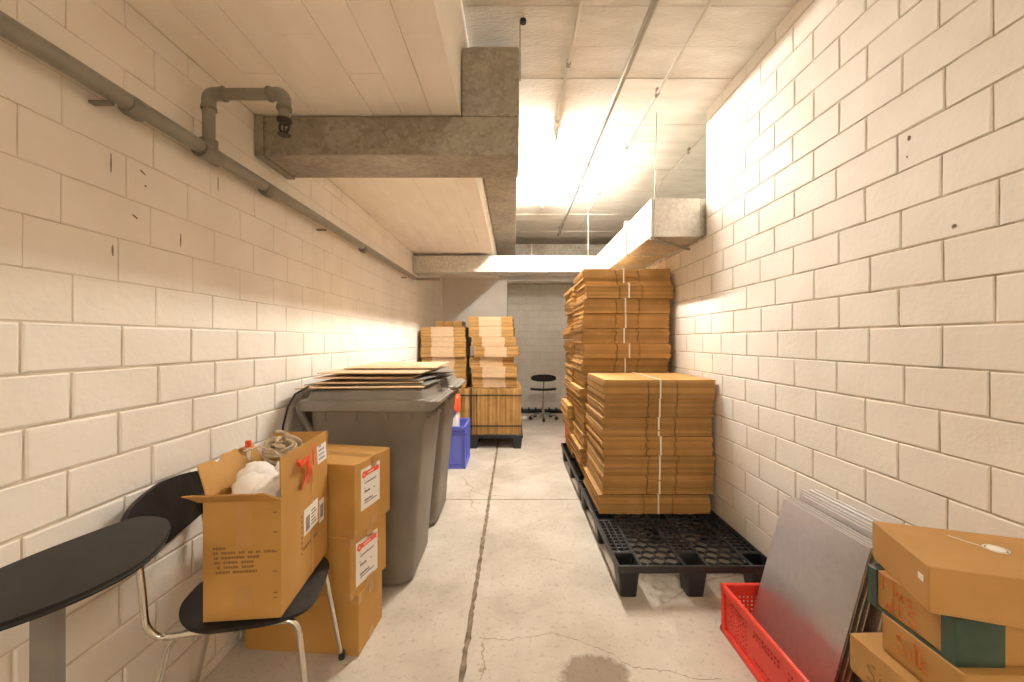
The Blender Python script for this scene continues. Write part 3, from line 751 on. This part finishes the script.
# ------------------------------------------------------------------ crates
def crate(name, label, m, x0, x1, y0, y1, h, perforated=True, group=None, z=0.0):
    t = thing(name, label, 'crate', ((x0+x1)/2, (y0+y1)/2, z), 0, group)
    w, l = x1-x0, y1-y0; th = .006; i = .012
    if perforated:
        def side(b, O, U, N, L):
            us = [0.0]; hs = set(); vs, hv = cuts(h-.03-.02, .024, .0095, .0085, .02)
            u, hu = cuts(L, .055, .0095, .0085)
            # ribs: leave solid bands between the perforated fields
            nfields = 3 if L > .5 else 2
            holes = set()
            for a in hu:
                uc = (u[a]+u[a+1])/2/L
                f = (uc*nfields) % 1.0
                if nfields == 3 and int(uc*nfields) == 1: rows = [hv[0], hv[-1], hv[-2]]
                else: rows = hv
                if .07 < f < .93:
                    for j in rows: holes.add((a, j))
            grid_panel(b, O, U, (0,0,1), N, u, vs, holes, th)
        part('side_panel', m, t, lambda b: side(b, (x0+i, y0+.01, z+.02), (0,1,0), (1,0,0), l-.02))
        part('side_panel', m, t, lambda b: side(b, (x1-i, y0+.01, z+.02), (0,1,0), (-1,0,0), l-.02))
        part('end_panel', m, t, lambda b: side(b, (x0+i, y0+i, z+.02), (1,0,0), (0,1,0), w-2*i))
        part('end_panel', m, t, lambda b: side(b, (x0+i, y1-i, z+.02), (1,0,0), (0,-1,0), w-2*i))
    else:
        for nm, a in (('side_panel', (x0+i, x0+i+th, y0+i, y1-i)), ('side_panel', (x1-i-th, x1-i, y0+i, y1-i)), ('end_panel', (x0+i, x1-i, y0+i, y0+i+th)), ('end_panel', (x0+i, x1-i, y1-i-th, y1-i))):
            part(nm, m, t, lambda b: box(b, *a, z+.02, z+h-.03))
        for k in range(5):
            xx = x0+i+.01+(w-2*i-.02)*k/4
            part('rib', m, t, lambda b: box(b, xx-.006, xx+.006, y0+.002, y0+i, z+.035, z+h-.03))
        for k in range(4):
            yy = y0+i+.01+(l-2*i-.02)*k/3
            part('rib', m, t, lambda b: box(b, x1-i, x1-.002, yy-.006, yy+.006, z+.035, z+h-.03))
        part('rib', m, t, lambda b: (box(b, x0, x1, y0, y0+i, z+.05, z+.058), box(b, x0, x1, y0, y0+i, z+h-.075, z+h-.067), box(b, x1-i, x1, y0, y1, z+.05, z+.058), box(b, x1-i, x1, y0, y1, z+h-.075, z+h-.067)))
    def rim(b):
        e = .018
        box(b, x0, x1, y0, y0+e, z+h-.032, z+h, .003); box(b, x0, x1, y1-e, y1, z+h-.032, z+h, .003)
        box(b, x0, x0+e, y0+e, y1-e, z+h-.032, z+h, .003); box(b, x1-e, x1, y0+e, y1-e, z+h-.032, z+h, .003)
    part('rim', m, t, rim)
    part('base', m, t, lambda b: (box(b, x0+.006, x1-.006, y0+.006, y1-.006, z+.004, z+.018), box(b, x0, x1, y0, y0+.012, z, z+.022), box(b, x0, x1, y1-.012, y1, z, z+.022), box(b, x0, x0+.012, y0, y1, z, z+.022), box(b, x1-.012, x1, y0, y1, z, z+.022)))
    for (cx, cy) in ((x0, y0), (x1-.026, y0), (x0, y1-.026), (x1-.026, y1-.026)):
        part('corner_post', m, t, lambda b: box(b, cx+.002, cx+.024, cy+.002, cy+.024, z+.018, z+h-.03, .003))
    return t
crate('plastic_crate', 'red perforated plastic crate holding the leaning metal sheets', 'red_plastic', .929, 1.322, 1.185, 1.795, .212)
crate('plastic_crate', 'blue ribbed plastic crate behind the second bin', 'blue_plastic', -1.09, -.495, 4.045, 4.50, .43, False)
crate('plastic_crate', 'lower red crate half hidden behind the rearmost right stack', 'red_plastic', .69, 1.28, 5.02, 5.42, .27, False, 'red crates behind the right stacks')
crate('plastic_crate', 'upper red crate half hidden behind the rearmost right stack', 'red_plastic', .69, 1.28, 5.02, 5.42, .27, False, 'red crates behind the right stacks', .271)
# canister in the blue crate
t = thing('canister', 'white canister with a red top standing in the blue crate', 'canister', (-.645, 4.25, .02))
part('body', 'white_plastic', t, lambda b: loft(b, [(rrect(-.645, 4.25, .05, .08, .02), .02), (rrect(-.645, 4.25, .055, .085, .02), .05), (rrect(-.645, 4.25, .055, .085, .02), .52), (rrect(-.645, 4.25, .045, .07, .02), .555)]), True)
part('cap', 'red_orange', t, lambda b: loft(b, [(rrect(-.64, 4.25, .06, .09, .02), .556), (rrect(-.635, 4.25, .058, .088, .02), .70), (rrect(-.63, 4.25, .04, .07, .02), .725)]), True)

# ------------------------------------------------------------------ metal sheets leaning in the red crate
def leaning(label, xb, xt, zb, L, y0, y1, th=.0025, m='aluminium', twist=0.0):
    ang = math.asin((xt-xb)/L)
    bm = B(); box(bm, 0, th, -(y1-y0)/2, (y1-y0)/2, 0, L, .0006)
    o = obj('metal_sheet', bm, m); o.location = (xb, (y0+y1)/2, zb); o.rotation_euler = (0, ang, twist)
    return tag(o, label, 'metal sheet', 'metal sheets leaning in the red crate')
nth = ['front','second','third','fourth','fifth','sixth','seventh','eighth','ninth','tenth','eleventh','twelfth','thirteenth']
lab = 'silvery metal sheet leaning in the red crate, {} counted from the front'
leaning('large silvery metal sheet at the front of the leaning sheets in the red crate', 1.035, 1.195, .022, .605, 1.335, 1.765)
for k in range(3): leaning(lab.format(nth[k+1]), 1.047+k*.011, 1.207+k*.011, .022, .605+.004*k, 1.34-.01*k, 1.760+.005*k)
for k in range(9): leaning(lab.format(nth[k+4]), 1.11+k*.0145, 1.255+k*.0075, .022, .625+.006*(k % 3), 1.30+.008*(k % 4), 1.736+.006*((k*2) % 5))

# ------------------------------------------------------------------ lidded boxes at the lower right
def frame(o, ux):   # local frame matrix for a box: o corner, ux unit direction of local x (xy plane)
    u = Vector((ux[0], ux[1], 0)).normalized(); v = Vector((-u.y, u.x, 0))
    return Matrix(((u.x, v.x, 0, o[0]), (u.y, v.y, 0, o[1]), (0, 0, 1, o[2]), (0, 0, 0, 1)))
def strokes(bm, paths, M, s, w=.0022):
    for p in paths:
        pts = [M @ Vector((a*s, -.0006, b*s)) for a, b in p]
        tube(bm, pts, w, 4)
GL = {'S': [[(.55,.9),(.35,1.0),(.1,.85),(.15,.6),(.45,.42),(.5,.15),(.25,0),(0,.12)]], 'i': [[(.1,.6),(.12,0)],[(.1,.8),(.11,.84)]], 'l': [[(.1,1.1),(.12,0)]],
      'k': [[(.08,1.1),(.1,0)],[(.45,.6),(.12,.28),(.5,0)]], 'P': [[(.05,0),(.08,1.0),(.45,.95),(.5,.65),(.08,.5)]], 'a': [[(.45,.5),(.15,.55),(.02,.2),(.25,.02),(.45,.45),(.5,.0)]],
      's': [[(.4,.5),(.15,.55),(.1,.35),(.38,.22),(.3,.02),(.02,.05)]], 'd': [[(.42,.5),(.15,.5),(.02,.2),(.22,.0),(.44,.3),(.48,1.0),(.5,0)]], 't': [[(.2,.95),(.22,.05),(.38,.0)],[(.0,.6),(.45,.62)]], 'F': [[(.05,0),(.08,1.0),(.5,1.0)],[(.07,.55),(.4,.55)]]}
ADV = {'i': .28, 'l': .28}
def write(bm, txt, M, x, z, s, w=.0016):
    for ch in txt:
        strokes(bm, [[(a+x/s, b+z/s) for a, b in p] for p in GL[ch]], M, s, w); x += s*ADV.get(ch, .72)
def lid_box(label, A, ux, w, l, z0, h, group='brown boxes stacked at the lower right', bodym='box_board'):
    """near-left corner A, local x = across (w), local y = away (l)"""
    t = thing('storage_box', label, 'box', (A[0], A[1], z0), math.atan2(ux[1], ux[0]), group)
    part('body', bodym, t, lambda b: box(b, .002, w-.002, .002, l-.002, 0, h*.5, .0015), world=False)
    part('lid', bodym, t, lambda b: box(b, 0, w, 0, l, h*.08, h, .002), world=False)
    return t
# top box: left face runs from the near corner B to the far corner A
t = lid_box('topmost plain brown box with a string button, lower right corner', (.898, .862), (.9465, -.3227), .33, .233, .812-.102, .102)
part('button', 'white_plastic', t, lambda b: tube(b, [(.195, .14, .1015), (.195, .14, .104), (.195, .14, .1045)], [.016, .016, .012], 16), True, world=False)
part('string', 'white_strap', t, lambda b: (tube(b, [(.195+.021*math.cos(a*.5), .14+.021*math.sin(a*.5), .1035) for a in range(14)], .0012, 5), tube(b, [(.175, .146, .103), (.15, .17, .103), (.135, .19, .1028)], .0012, 5)), True, world=False)
part('sticker', 'white_plastic', t, lambda b: box(b, -.001, .001, .018, .036, .058, .072, .0005), world=False)
# green-taped box below it
t = lid_box('brown box with green tape and orange handwriting, second from the top at lower right', (.935, .842), (.998, -.02), .34, .212, .71-.098, .097)
part('green_tape', 'tape_green', t, lambda b: (box(b, -.003, .03, .185, .214, -.0015, .0985, .002), box(b, -.003, .10, -.003, .030, -.0015, .0985, .002), box(b, -.002, .0, .030, .185, -.001, .006)), world=False)
def side_frame(l):  # frame on the left face: text x runs from far to near along -y
    return Matrix(((0, 1, 0, 0), (-1, 0, 0, l), (0, 0, 1, 0), (0, 0, 0, 1)))
part('handwriting', 'marker_orange', t, lambda b: (write(b, 'Flas', side_frame(.184), .012, .056, .036), write(b, 'dtS', side_frame(.184), .022, .012, .038)), world=False)
t = lid_box('brown box with orange handwriting Silk, third from the top at lower right', (.929, .820), (.998, -.02), .34, .19, .612-.094, .093)
part('handwriting', 'marker_orange', t, lambda b: write(b, 'Silk', side_frame(.19), .035, .028, .045), world=False)
t = lid_box('brown box with dark handwriting, fourth from the top, jutting out to the left', (.908, .845), (.998, .03), .34, .225, .518-.10, .099)
part('handwriting', 'print_brown', t, lambda b: write(b, 'Si', side_frame(.225), .05, .02, .045), world=False)
for k in range(4):
    lid_box(f'plain brown box below the handwritten boxes at lower right, {["lowest","second from the floor","third from the floor","fourth from the floor"][k]}', (.925+.006*(k % 2), .84-.008*k), (.999, .01), .35, .22, .002+k*.104, .103)

# ------------------------------------------------------------------ cartons in front of the bins
def label_sheet(t, x, y0, y1, z0, z1, red=True):
    """shipping label on the +x face of a box whose face lies at local x"""
    L = part('label', 'label_white', t, lambda b: box(b, x, x+.0008, y0, y1, z0, z1), world=False)
    w, h = y1-y0, z1-z0
    def q(b, a0, a1, c0, c1, e=.0012): box(b, x+.0005, x+e, y0+w*a0, y0+w*a1, z0+h*c0, z0+h*c1)
    if red:
        o = part('red_band', 'label_red', L, lambda b: (q(b, .07, .95, .80, .92), tube(b, [(x+.0004, y0+w*.15, z0+h*.855), (x+.0013, y0+w*.15, z0+h*.855)], h*.088, 14)), world=False)
        o = part('band_print', 'label_white', L, lambda b: [q(b, .34+.055*i, .375+.055*i, .84, .875, .0015) for i in range(6)] + [q(b, .10, .20, .85, .862, .0016), q(b, .14, .155, .82, .89, .0016)], world=False)
    def pr(b):
        r = random.Random(3)
        for (a0, a1, c, hh) in ((.16, .20, .70, .02), (.18, .80, .62, .035), (.16, .2, .50, .02), (.18, .46, .40, .05), (.66, .72, .40, .03), (.18, .60, .19, .04), (.18, .82, .13, .03)):
            a = a0
            while a < a1:
                ww = .02+r.random()*.03; q(b, a, min(a+ww, a1), c, c+hh*(.7+.5*r.random())); a += ww+.012
    part('print', 'print_dark', L, pr, world=False)
def closed_carton(label, near, rotz, w, l, z0, h, lab=None):
    """near = near right corner; box extends w to the left and l away"""
    t = thing('shipping_carton', label, 'carton', (near[0], near[1], z0), rotz, 'cartons stacked in front of the bins')
    part('body', 'cardboard', t, lambda b: box(b, -w, 0, 0, l, 0, h, .003), world=False)
    part('top_seam', 'cardboard_dark', t, lambda b: box(b, -w, 0, l/2-.0015, l/2+.0015, h-.001, h+.0006), world=False)
    for q in ((-w-.0004, .0006, l/2-.024, l/2+.024, h-.0004, h+.0009), (0, .0008, l/2-.024, l/2+.024, h-.05, h), (0, .0008, l/2-.024, l/2+.024, 0, .04),
              (-.034, .0007, -.0007, 0, h-.035, h), (0, .0007, 0, .022, h-.035, h), (-.034, .0007, -.0007, 0, 0, .03), (0, .0007, 0, .022, 0, .03)):
        part('tape', 'tape_brown', t, lambda b: box(b, *q), world=False)
    if lab: label_sheet(t, 0.0, *lab)
    return t
closed_carton('bottom brown carton without a label, on the floor behind the chair', (-.640, 1.640), -.08, .50, .235, 0, .248)
closed_carton('middle brown carton with a red-banded label, in front of the bins', (-.660, 1.605), -.26, .40, .255, .249, .252, (.035, .185, .035, .215))
closed_carton('top brown carton with a red-banded label, in front of the bins', (-.643, 1.605), -.20, .37, .285, .502, .296, (.045, .190, .090, .262))

# ------------------------------------------------------------------ D-shaped table at the left edge
tz = .85
pts = [(-.975,.705),(-.925,.76),(-.893,.82),(-.878,.88),(-.878,.93),(-.892,.99),(-.918,1.045),(-.95,1.095),(-.985,1.14),(-1.02,1.168),(-1.06,1.18),(-1.10,1.183),(-1.125,1.17),(-1.14,1.13),(-1.157,1.056),(-1.172,.98),(-1.178,.90),(-1.172,.80),(-1.16,.72),(-1.14,.655),(-1.11,.63),(-1.06,.64),(-1.015,.665)]
pts = [(x*.8654, y*.8654) for x, y in pts]
def smooth_loop(p, it=2):
    for _ in range(it):
        q = []
        for i in range(len(p)):
            a, b = p[i], p[(i+1) % len(p)]
            q += [(a[0]*.75+b[0]*.25, a[1]*.75+b[1]*.25), (a[0]*.25+b[0]*.75, a[1]*.25+b[1]*.75)]
        p = q
    return p
t = thing('side_table', 'small black oval table on a grey post at the left edge', 'table', (-.93, .79, 0))
part('table_top', 'table_black', t, lambda b: shell(b, smooth_loop(pts, 1), lambda u, v: Vector((u, v, tz)), .014, 4), True)
part('edge_band', 'rubber', t, lambda b: (lambda P: tube(b, [(x, y, tz-.009) for x, y in P+P[:1]], .0022, 6))(smooth_loop(pts, 1)), True)
part('post', 'steel_grey', t, lambda b: box(b, -.958, -.908, .782, .812, .012, tz-.014, .006), False)
part('foot_plate', 'steel_grey', t, lambda b: box(b, -1.05, -.80, .66, .94, 0, .012, .003))

# ------------------------------------------------------------------ chair with the open carton on it
CA = math.atan2(.22, .975)
CO = Vector((-.875, 1.372, 0))
ch = thing('stacking_chair', 'black shell chair with chrome tube legs carrying the open carton', 'chair', CO, CA)
def sup(a, b, n, e=2.6):
    out = []
    for k in range(n):
        t = 2*PI*k/n; c, s = math.cos(t), math.sin(t)
        out.append((a*abs(c)**(2/e)*(1 if c > 0 else -1), b*abs(s)**(2/e)*(1 if s > 0 else -1)))
    return out
ZSEAT = .452
seat_outline = []
for (u, v) in sup(.205, .20, 48, 3.6):
    seat_outline.append((u, v*(1.0 if u > -.05 else 1.0-.32*((-u-.05)/.15)**1.6)))
part('seat', 'chair_black', ch, lambda b: shell(b, seat_outline, lambda u, v: Vector((u, v, ZSEAT-.010*max(0, (u-.13)/.07)**2 + .012*max(0, (-u-.10)/.1)**2)), .011, 6), True, world=False)
def backfn(u, v): # u across (local y), v up
    return Vector((-.268-.10*(v-.64) + .55*u*u, u, v))
bo = []
for (u, v) in sup(.240, .100, 52, 3.8): bo.append((u, .730+v*(1.0-.16*abs(u)/.2)+.008))
part('backrest', 'chair_black', ch, lambda b: shell(b, bo, backfn, .011, 6), True, world=False)
for s in (-1, 1):
    part('frame_tube', 'chrome', ch, lambda b: tube(b, fillet([(-.252, s*.175, .70), (-.235, s*.172, .47), (-.205, s*.168, .432), (.165, s*.165, .432), (.222, s*.215, 0.012)], .045, 6), .0095, 10), True, world=False)
    part('rear_leg', 'chrome', ch, lambda b: tube(b, fillet([(-.02, s*.150, .430), (-.185, s*.150, .424), (-.272, s*.150, .012)], .05, 6), .0095, 10), True, world=False)
    for (x, y) in ((.222, s*.215), (-.272, s*.150)):
        part('foot_cap', 'rubber', ch, lambda b: tube(b, [(x, y, 0), (x, y, .03)], .012, 10), True, world=False)
part('cross_bar', 'chrome', ch, lambda b: (tube(b, [(.08, -.165, .430), (.08, .165, .430)], .008, 8), tube(b, [(-.12, -.15, .428), (-.12, .15, .428)], .008, 8)), True, world=False)
part('bracket', 'cast_black', ch, lambda b: [tube(b, [(-.244, s*.175, .70), (-.250, s*.175, .73)], .013, 8) for s in (-1, 1)], True, world=False)

bz = ZSEAT+.004
ow, ol, oh = .222, .385, .36
oc = thing('open_carton', 'open brown carton with raised flaps standing on the black chair', 'carton', (-.712, 1.216, bz), math.radians(5.6))
th = .005
part('body', 'cardboard', oc, lambda b: (box(b, -ow, 0, 0, th, 0, oh), box(b, -ow, 0, ol-th, ol, 0, oh), box(b, -ow, -ow+th, th, ol-th, 0, oh), box(b, -th, 0, th, ol-th, 0, oh), box(b, -ow+th, -th, th, ol-th, 0, th)), world=False)
def flap(O, U, V, L, D, taper=.0, n=8, bend=0.0, ragged=0.0, seed=1):
    O, U, V = Vector(O), Vector(U).normalized(), Vector(V).normalized(); N = U.cross(V); r = random.Random(seed)
    def f(b):
        low = []; 
        for side in (0, 1):
            rows = []
            for j in range(4):
                t = j/3; row = []
                for i in range(n+1):
                    s = i/n; x = (s-.5)*(L-2*taper*t)+L/2
                    y = D*t + (ragged*(r.random()-.5)*2 if j == 3 else 0)
                    row.append(b.verts.new(O+U*x+V*y+N*(.004*side + bend*t*t)))
                rows.append(row)
            low.append(rows)
        for side in (0, 1):
            R = low[side]
            for j in range(3):
                for i in range(n): b.faces.new((R[j][i], R[j][i+1], R[j+1][i+1], R[j+1][i]))
        A, Bq = low
        per = [(0, i) for i in range(n+1)] + [(j, n) for j in range(1, 4)] + [(3, i) for i in range(n-1, -1, -1)] + [(j, 0) for j in (2, 1)]
        for k in range(len(per)):
            a, c = per[k], per[(k+1) % len(per)]
            b.faces.new((A[a[0]][a[1]], A[c[0]][c[1]], Bq[c[0]][c[1]], Bq[a[0]][a[1]]))
    return f
part('flap', 'cardboard', oc, flap((-.003, .004, oh), (0, 1, 0), (-.055, 0, 1), ol-.008, .125, .0, 10, .003), world=False)
part('flap', 'cardboard', oc, flap((-ow+.004, ol-.004, oh), (1, 0, 0), (0, .22, 1), ow-.008, .12, .002, 8, -.004), world=False)
part('flap', 'cardboard', oc, flap((-ow-.012, -.001, oh+.003), (1, 0, 0), (0, -.82, .56), ow+.012, .094, .008, 10, .006, .003), world=False)
part('flap', 'cardboard', oc, flap((-ow+.002, .01, oh), (0, 1, 0), (-.30, 0, 1), ol-.04, .10, .02, 14, -.01, .012, 4), world=False)
for q in ((-.128, -.082, -.0008, 0, .22, oh), (-.13, -.08, -.0008, 0, .03, .10), (0, .0008, .225, .245, .0, oh)): part('tape', 'tape_brown', oc, lambda b: box(b, *q), world=False)
def sidelabels(b):
    box(b, 0, .0009, .165, .285, .165, .255); box(b, 0, .0009, .300, .345, .150, .235)
sl = part('label', 'label_white', oc, sidelabels, world=False)
part('print', 'print_dark', sl, lambda b: [box(b, .0005, .0013, .178+i*.006, .181+i*.006, .175, .225) for i in range(6)] + [box(b, .0005, .0013, .225, .225+.045-.01*(i % 3), .18+i*.012, .184+i*.012) for i in range(5)] + [box(b, .0005, .0013, .31+i*.006, .313+i*.006, .165, .215) for i in range(5)], world=False)
part('print', 'print_brown', oc, lambda b: [box(b, .0, .0006, .145+.0, .152, .11+i*.018, .121+i*.018) for i in range(8)] + [box(b, .0, .0006, .16+i*.018, .172+i*.018, .118, .130) for i in range(7)], world=False)
def fronttext(b):
    r = random.Random(9)
    for k, (a, wd) in enumerate(((.028, .03), (.028, .17), (.030, .13), (.032, .125), (.034, .105), (.036, .13))):
        x = -ow+a; e = x+wd
        while x < e:
            ww = .004+r.random()*.005
            if r.random() < .86: box(b, x, x+ww, -.0007, 0, .215-k*.0145, .222-k*.0145+.001*r.random())
            x += ww+.0016
part('print', 'print_brown', oc, fronttext, world=False)
part('print', 'print_brown', oc, lambda b: [box(b, -.022, -.010, -.0007, 0, z, z+.004) for z in (.06, .075, .14, .20, .26, .32)], world=False)
FM = Matrix.Translation((0,0,oh)) @ Matrix.Rotation(-.055, 4, 'Y') @ Matrix.Translation((0,0,-oh))
part('flap_label', 'label_white', oc, lambda b: box(b, .0012, .0024, .285, .372, oh+.018, oh+.102, M=FM), world=False)
part('flap_print', 'print_blue', oc, lambda b: [box(b, .0020, .0030, .30+j*.014, .309+j*.014-.002*(i % 2), oh+.03+i*.016, oh+.037+i*.016, M=FM) for i in range(4) for j in range(4 if i < 3 else 2)], world=False)
def redtape(b):
    box(b, .0018, .0034, .245, .258, oh+.03, oh+.118, M=FM)
    for (p, w) in (([(.008,.09,oh+.085),(.016,.12,oh+.070),(.012,.15,oh+.082),(.014,.185,oh+.074)], .010), ([(.010,.15,oh+.08),(.020,.165,oh+.04),(.012,.172,oh-.01)], .011), ([(.010,.10,oh+.09),(.018,.105,oh+.075),(.010,.125,oh+.062)], .008), ([(.010,.165,oh+.06),(.015,.15,oh+.02),(.006,.135,oh-.02)], .007), ([(.008,.172,oh+.07),(.014,.195,oh+.03),(.010,.19,oh+.0)], .007)):
        P = fillet(p, .03, 4); n = len(P); L = []
        for i, q in enumerate(P):
            d = (P[min(i+1, n-1)]-P[max(i-1, 0)]); pz = Vector((0, -d.z, d.y)).normalized()*w
            L.append((b.verts.new(q-pz), b.verts.new(q+pz), b.verts.new(q+pz+Vector((.001,0,0))), b.verts.new(q-pz+Vector((.001,0,0)))))
        for i in range(n-1):
            for k in range(4): b.faces.new((L[i][k], L[i][(k+1)%4], L[i+1][(k+1)%4], L[i+1][k]))
part('red_tape', 'red_tape', oc, redtape, world=False)
# contents
def blob(bm, c, r, seed, amp=.22, fq=9.0, sub=4):
    v0 = bmesh.ops.create_icosphere(bm, subdivisions=sub, radius=1.0)['verts']
    for v in v0:
        n = v.co.normalized(); k = 1+amp*noise.fractal(n*1.6+Vector((seed, 0, 0)), 1.0, 2.0, 4)
        v.co = Vector((c[0]+n.x*r[0]*k, c[1]+n.y*r[1]*k, c[2]+n.z*r[2]*k))
ocM = Matrix.LocRotScale(oc.location, oc.rotation_euler, Vector((1,1,1)))
def inbox(x, y, z): return ocM @ Vector((x, y, z))
bm = B()
c = inbox(-.115, .12, .335); blob(bm, c, (.098, .110, .08), 1.3)
c = inbox(-.080, .09, .350); blob(bm, c, (.055, .075, .05), 4.1, .15)
c = inbox(-.145, .14, .385); blob(bm, c, (.05, .06, .05), 7.7, .15)
c = inbox(-.075, .20, .385); blob(bm, c, (.04, .045, .04), 9.2, .15)
ocI = ocM.inverted()
for v in bm.verts:
    p = ocI @ v.co; top = p.z > oh+.01
    p.x = min(max(p.x, -.212), -.010); p.y = min(max(p.y, .010), .235); v.co = ocM @ p
tag(obj('fleece_bundle', bm, 'fleece', None, True), 'fluffy white fleece bundle filling the open carton', 'fleece')
bm = B(); rr = random.Random(14)
for k in range(13):
    P = []; cx, cy, cz = -.13+(rr.random()-.5)*.06, .312+(rr.random()-.5)*.04, .432+(rr.random()-.5)*.04; ra = .02+rr.random()*.03; ph = rr.random()*6; ax = rr.random()*PI; tl = rr.random()*1.2
    for i in range(14):
        a = ph+i*.48; p = Vector((ra*math.cos(a), ra*math.sin(a)*math.cos(tl), ra*math.sin(a)*math.sin(tl)*1.0))
        p.rotate(Matrix.Rotation(ax, 3, 'Z')); P.append(inbox(cx+p.x, cy+p.y, cz+p.z+.0015*i))
    tube(bm, P, .0065, 6)
tube(bm, [inbox(-.19, .15, .47), inbox(-.16, .19, .475), inbox(-.12, .21, .455), inbox(-.10, .215, .43), inbox(-.10, .22, .395)], .0035, 6)
tag(obj('rope_coil', bm, 'rope', None, True), 'tangled beige rope on top of the open carton', 'rope')
bm = B(); c = inbox(-.238, .27, .455)
tube(bm, [c+Vector((0,0,-.05)), c+Vector((0,0,0)), c+Vector((0,0,.018)), c+Vector((.0,0,.020))], [.007,.007,.006,.004], 8)
bott = thing('glue_stick', 'small red-capped stick behind the open carton flap', 'stick', c+Vector((0,0,-.06)))
Mi = Matrix.Translation(-(c+Vector((0,0,-.06)))); bmesh.ops.transform(bm, matrix=Mi, verts=bm.verts[:]); obj('body', bm, 'white_plastic', bott, True)
bm = B(); tube(bm, [Vector((0,0,.06)), Vector((0,0,.082)), Vector((0,0,.085))], [.010,.010,.006], 10); obj('cap', bm, 'red_orange', bott, True)

# ------------------------------------------------------------------ work chair in the recess
wx, wy = .485, 6.62
t = thing('work_chair', 'low black swivel work chair with chrome star base in the recess', 'chair', (wx, wy, 0))
for k in range(5):
    a = math.radians(-72+72*k-20); dx, dy = math.cos(a), math.sin(a)
    part('base_arm', 'steel_grey', t, lambda b: tube(b, [(wx+dx*.02, wy+dy*.02, .10), (wx+dx*.22, wy+dy*.22, .065)], [.016, .011], 8), True)
    part('castor', 'rubber', t, lambda b: (tube(b, [(wx+dx*.225-dy*.022, wy+dy*.225+dx*.022, .027), (wx+dx*.225+dy*.022, wy+dy*.225-dx*.022, .027)], .027, 12), tube(b, [(wx+dx*.225, wy+dy*.225, .03), (wx+dx*.225, wy+dy*.225, .07)], .008, 6)), True)
part('gas_column', 'chrome', t, lambda b: (tube(b, [(wx, wy, .08), (wx, wy, .30)], .022, 12), tube(b, [(wx, wy, .30), (wx, wy, .47)], .014, 12)), True)
part('seat', 'chair_black', t, lambda b: shell(b, [(wx+u, wy+v) for u, v in sup(.215, .18, 32, 2.4)], lambda u, v: Vector((u, v, .51-.10*(v-wy)+.25*(u-wx)**2)), .035, 4), True)
part('back_bar', 'steel_grey', t, lambda b: tube(b, fillet([(wx, wy+.05, .46), (wx+.02, wy+.24, .47), (wx+.03, wy+.22, .66)], .06), .011, 8), True)
part('backrest', 'chair_black', t, lambda b: shell(b, [(u, v) for u, v in sup(.205, .06, 32, 2.6)], lambda u, v: Vector((wx+.02+u, wy+.19-.9*u*u, .665+v)), .04, 4), True)
bm = B(); box(bm, .10, .92, 7.18, 7.38, 0, .045, .004)
for k in range(7): box(bm, .13+k*.125, .16+k*.125, 7.20, 7.36, .045, .075, .003)
tag(obj('black_rack', bm, 'black_plastic'), 'low black plastic rack on the floor against the recess wall', 'rack')
bm = B(); v0 = bmesh.ops.create_icosphere(bm, subdivisions=2, radius=1.0)['verts']
for v in v0:
    k = 1+.5*noise.noise(v.co*2.2); v.co = Vector((.165+v.co.x*.055*k, 6.55+v.co.y*.05*k, .04+v.co.z*.035*k))
    v.co.z = max(v.co.z, .001)
tag(obj('crumpled_paper', bm, 'paper_white'), 'crumpled white paper on the floor beside the far pallet', 'paper')
for o in bpy.data.objects:
    if o.name.split('.')[0] in ('print', 'flap_print', 'band_print'): stuff(o)
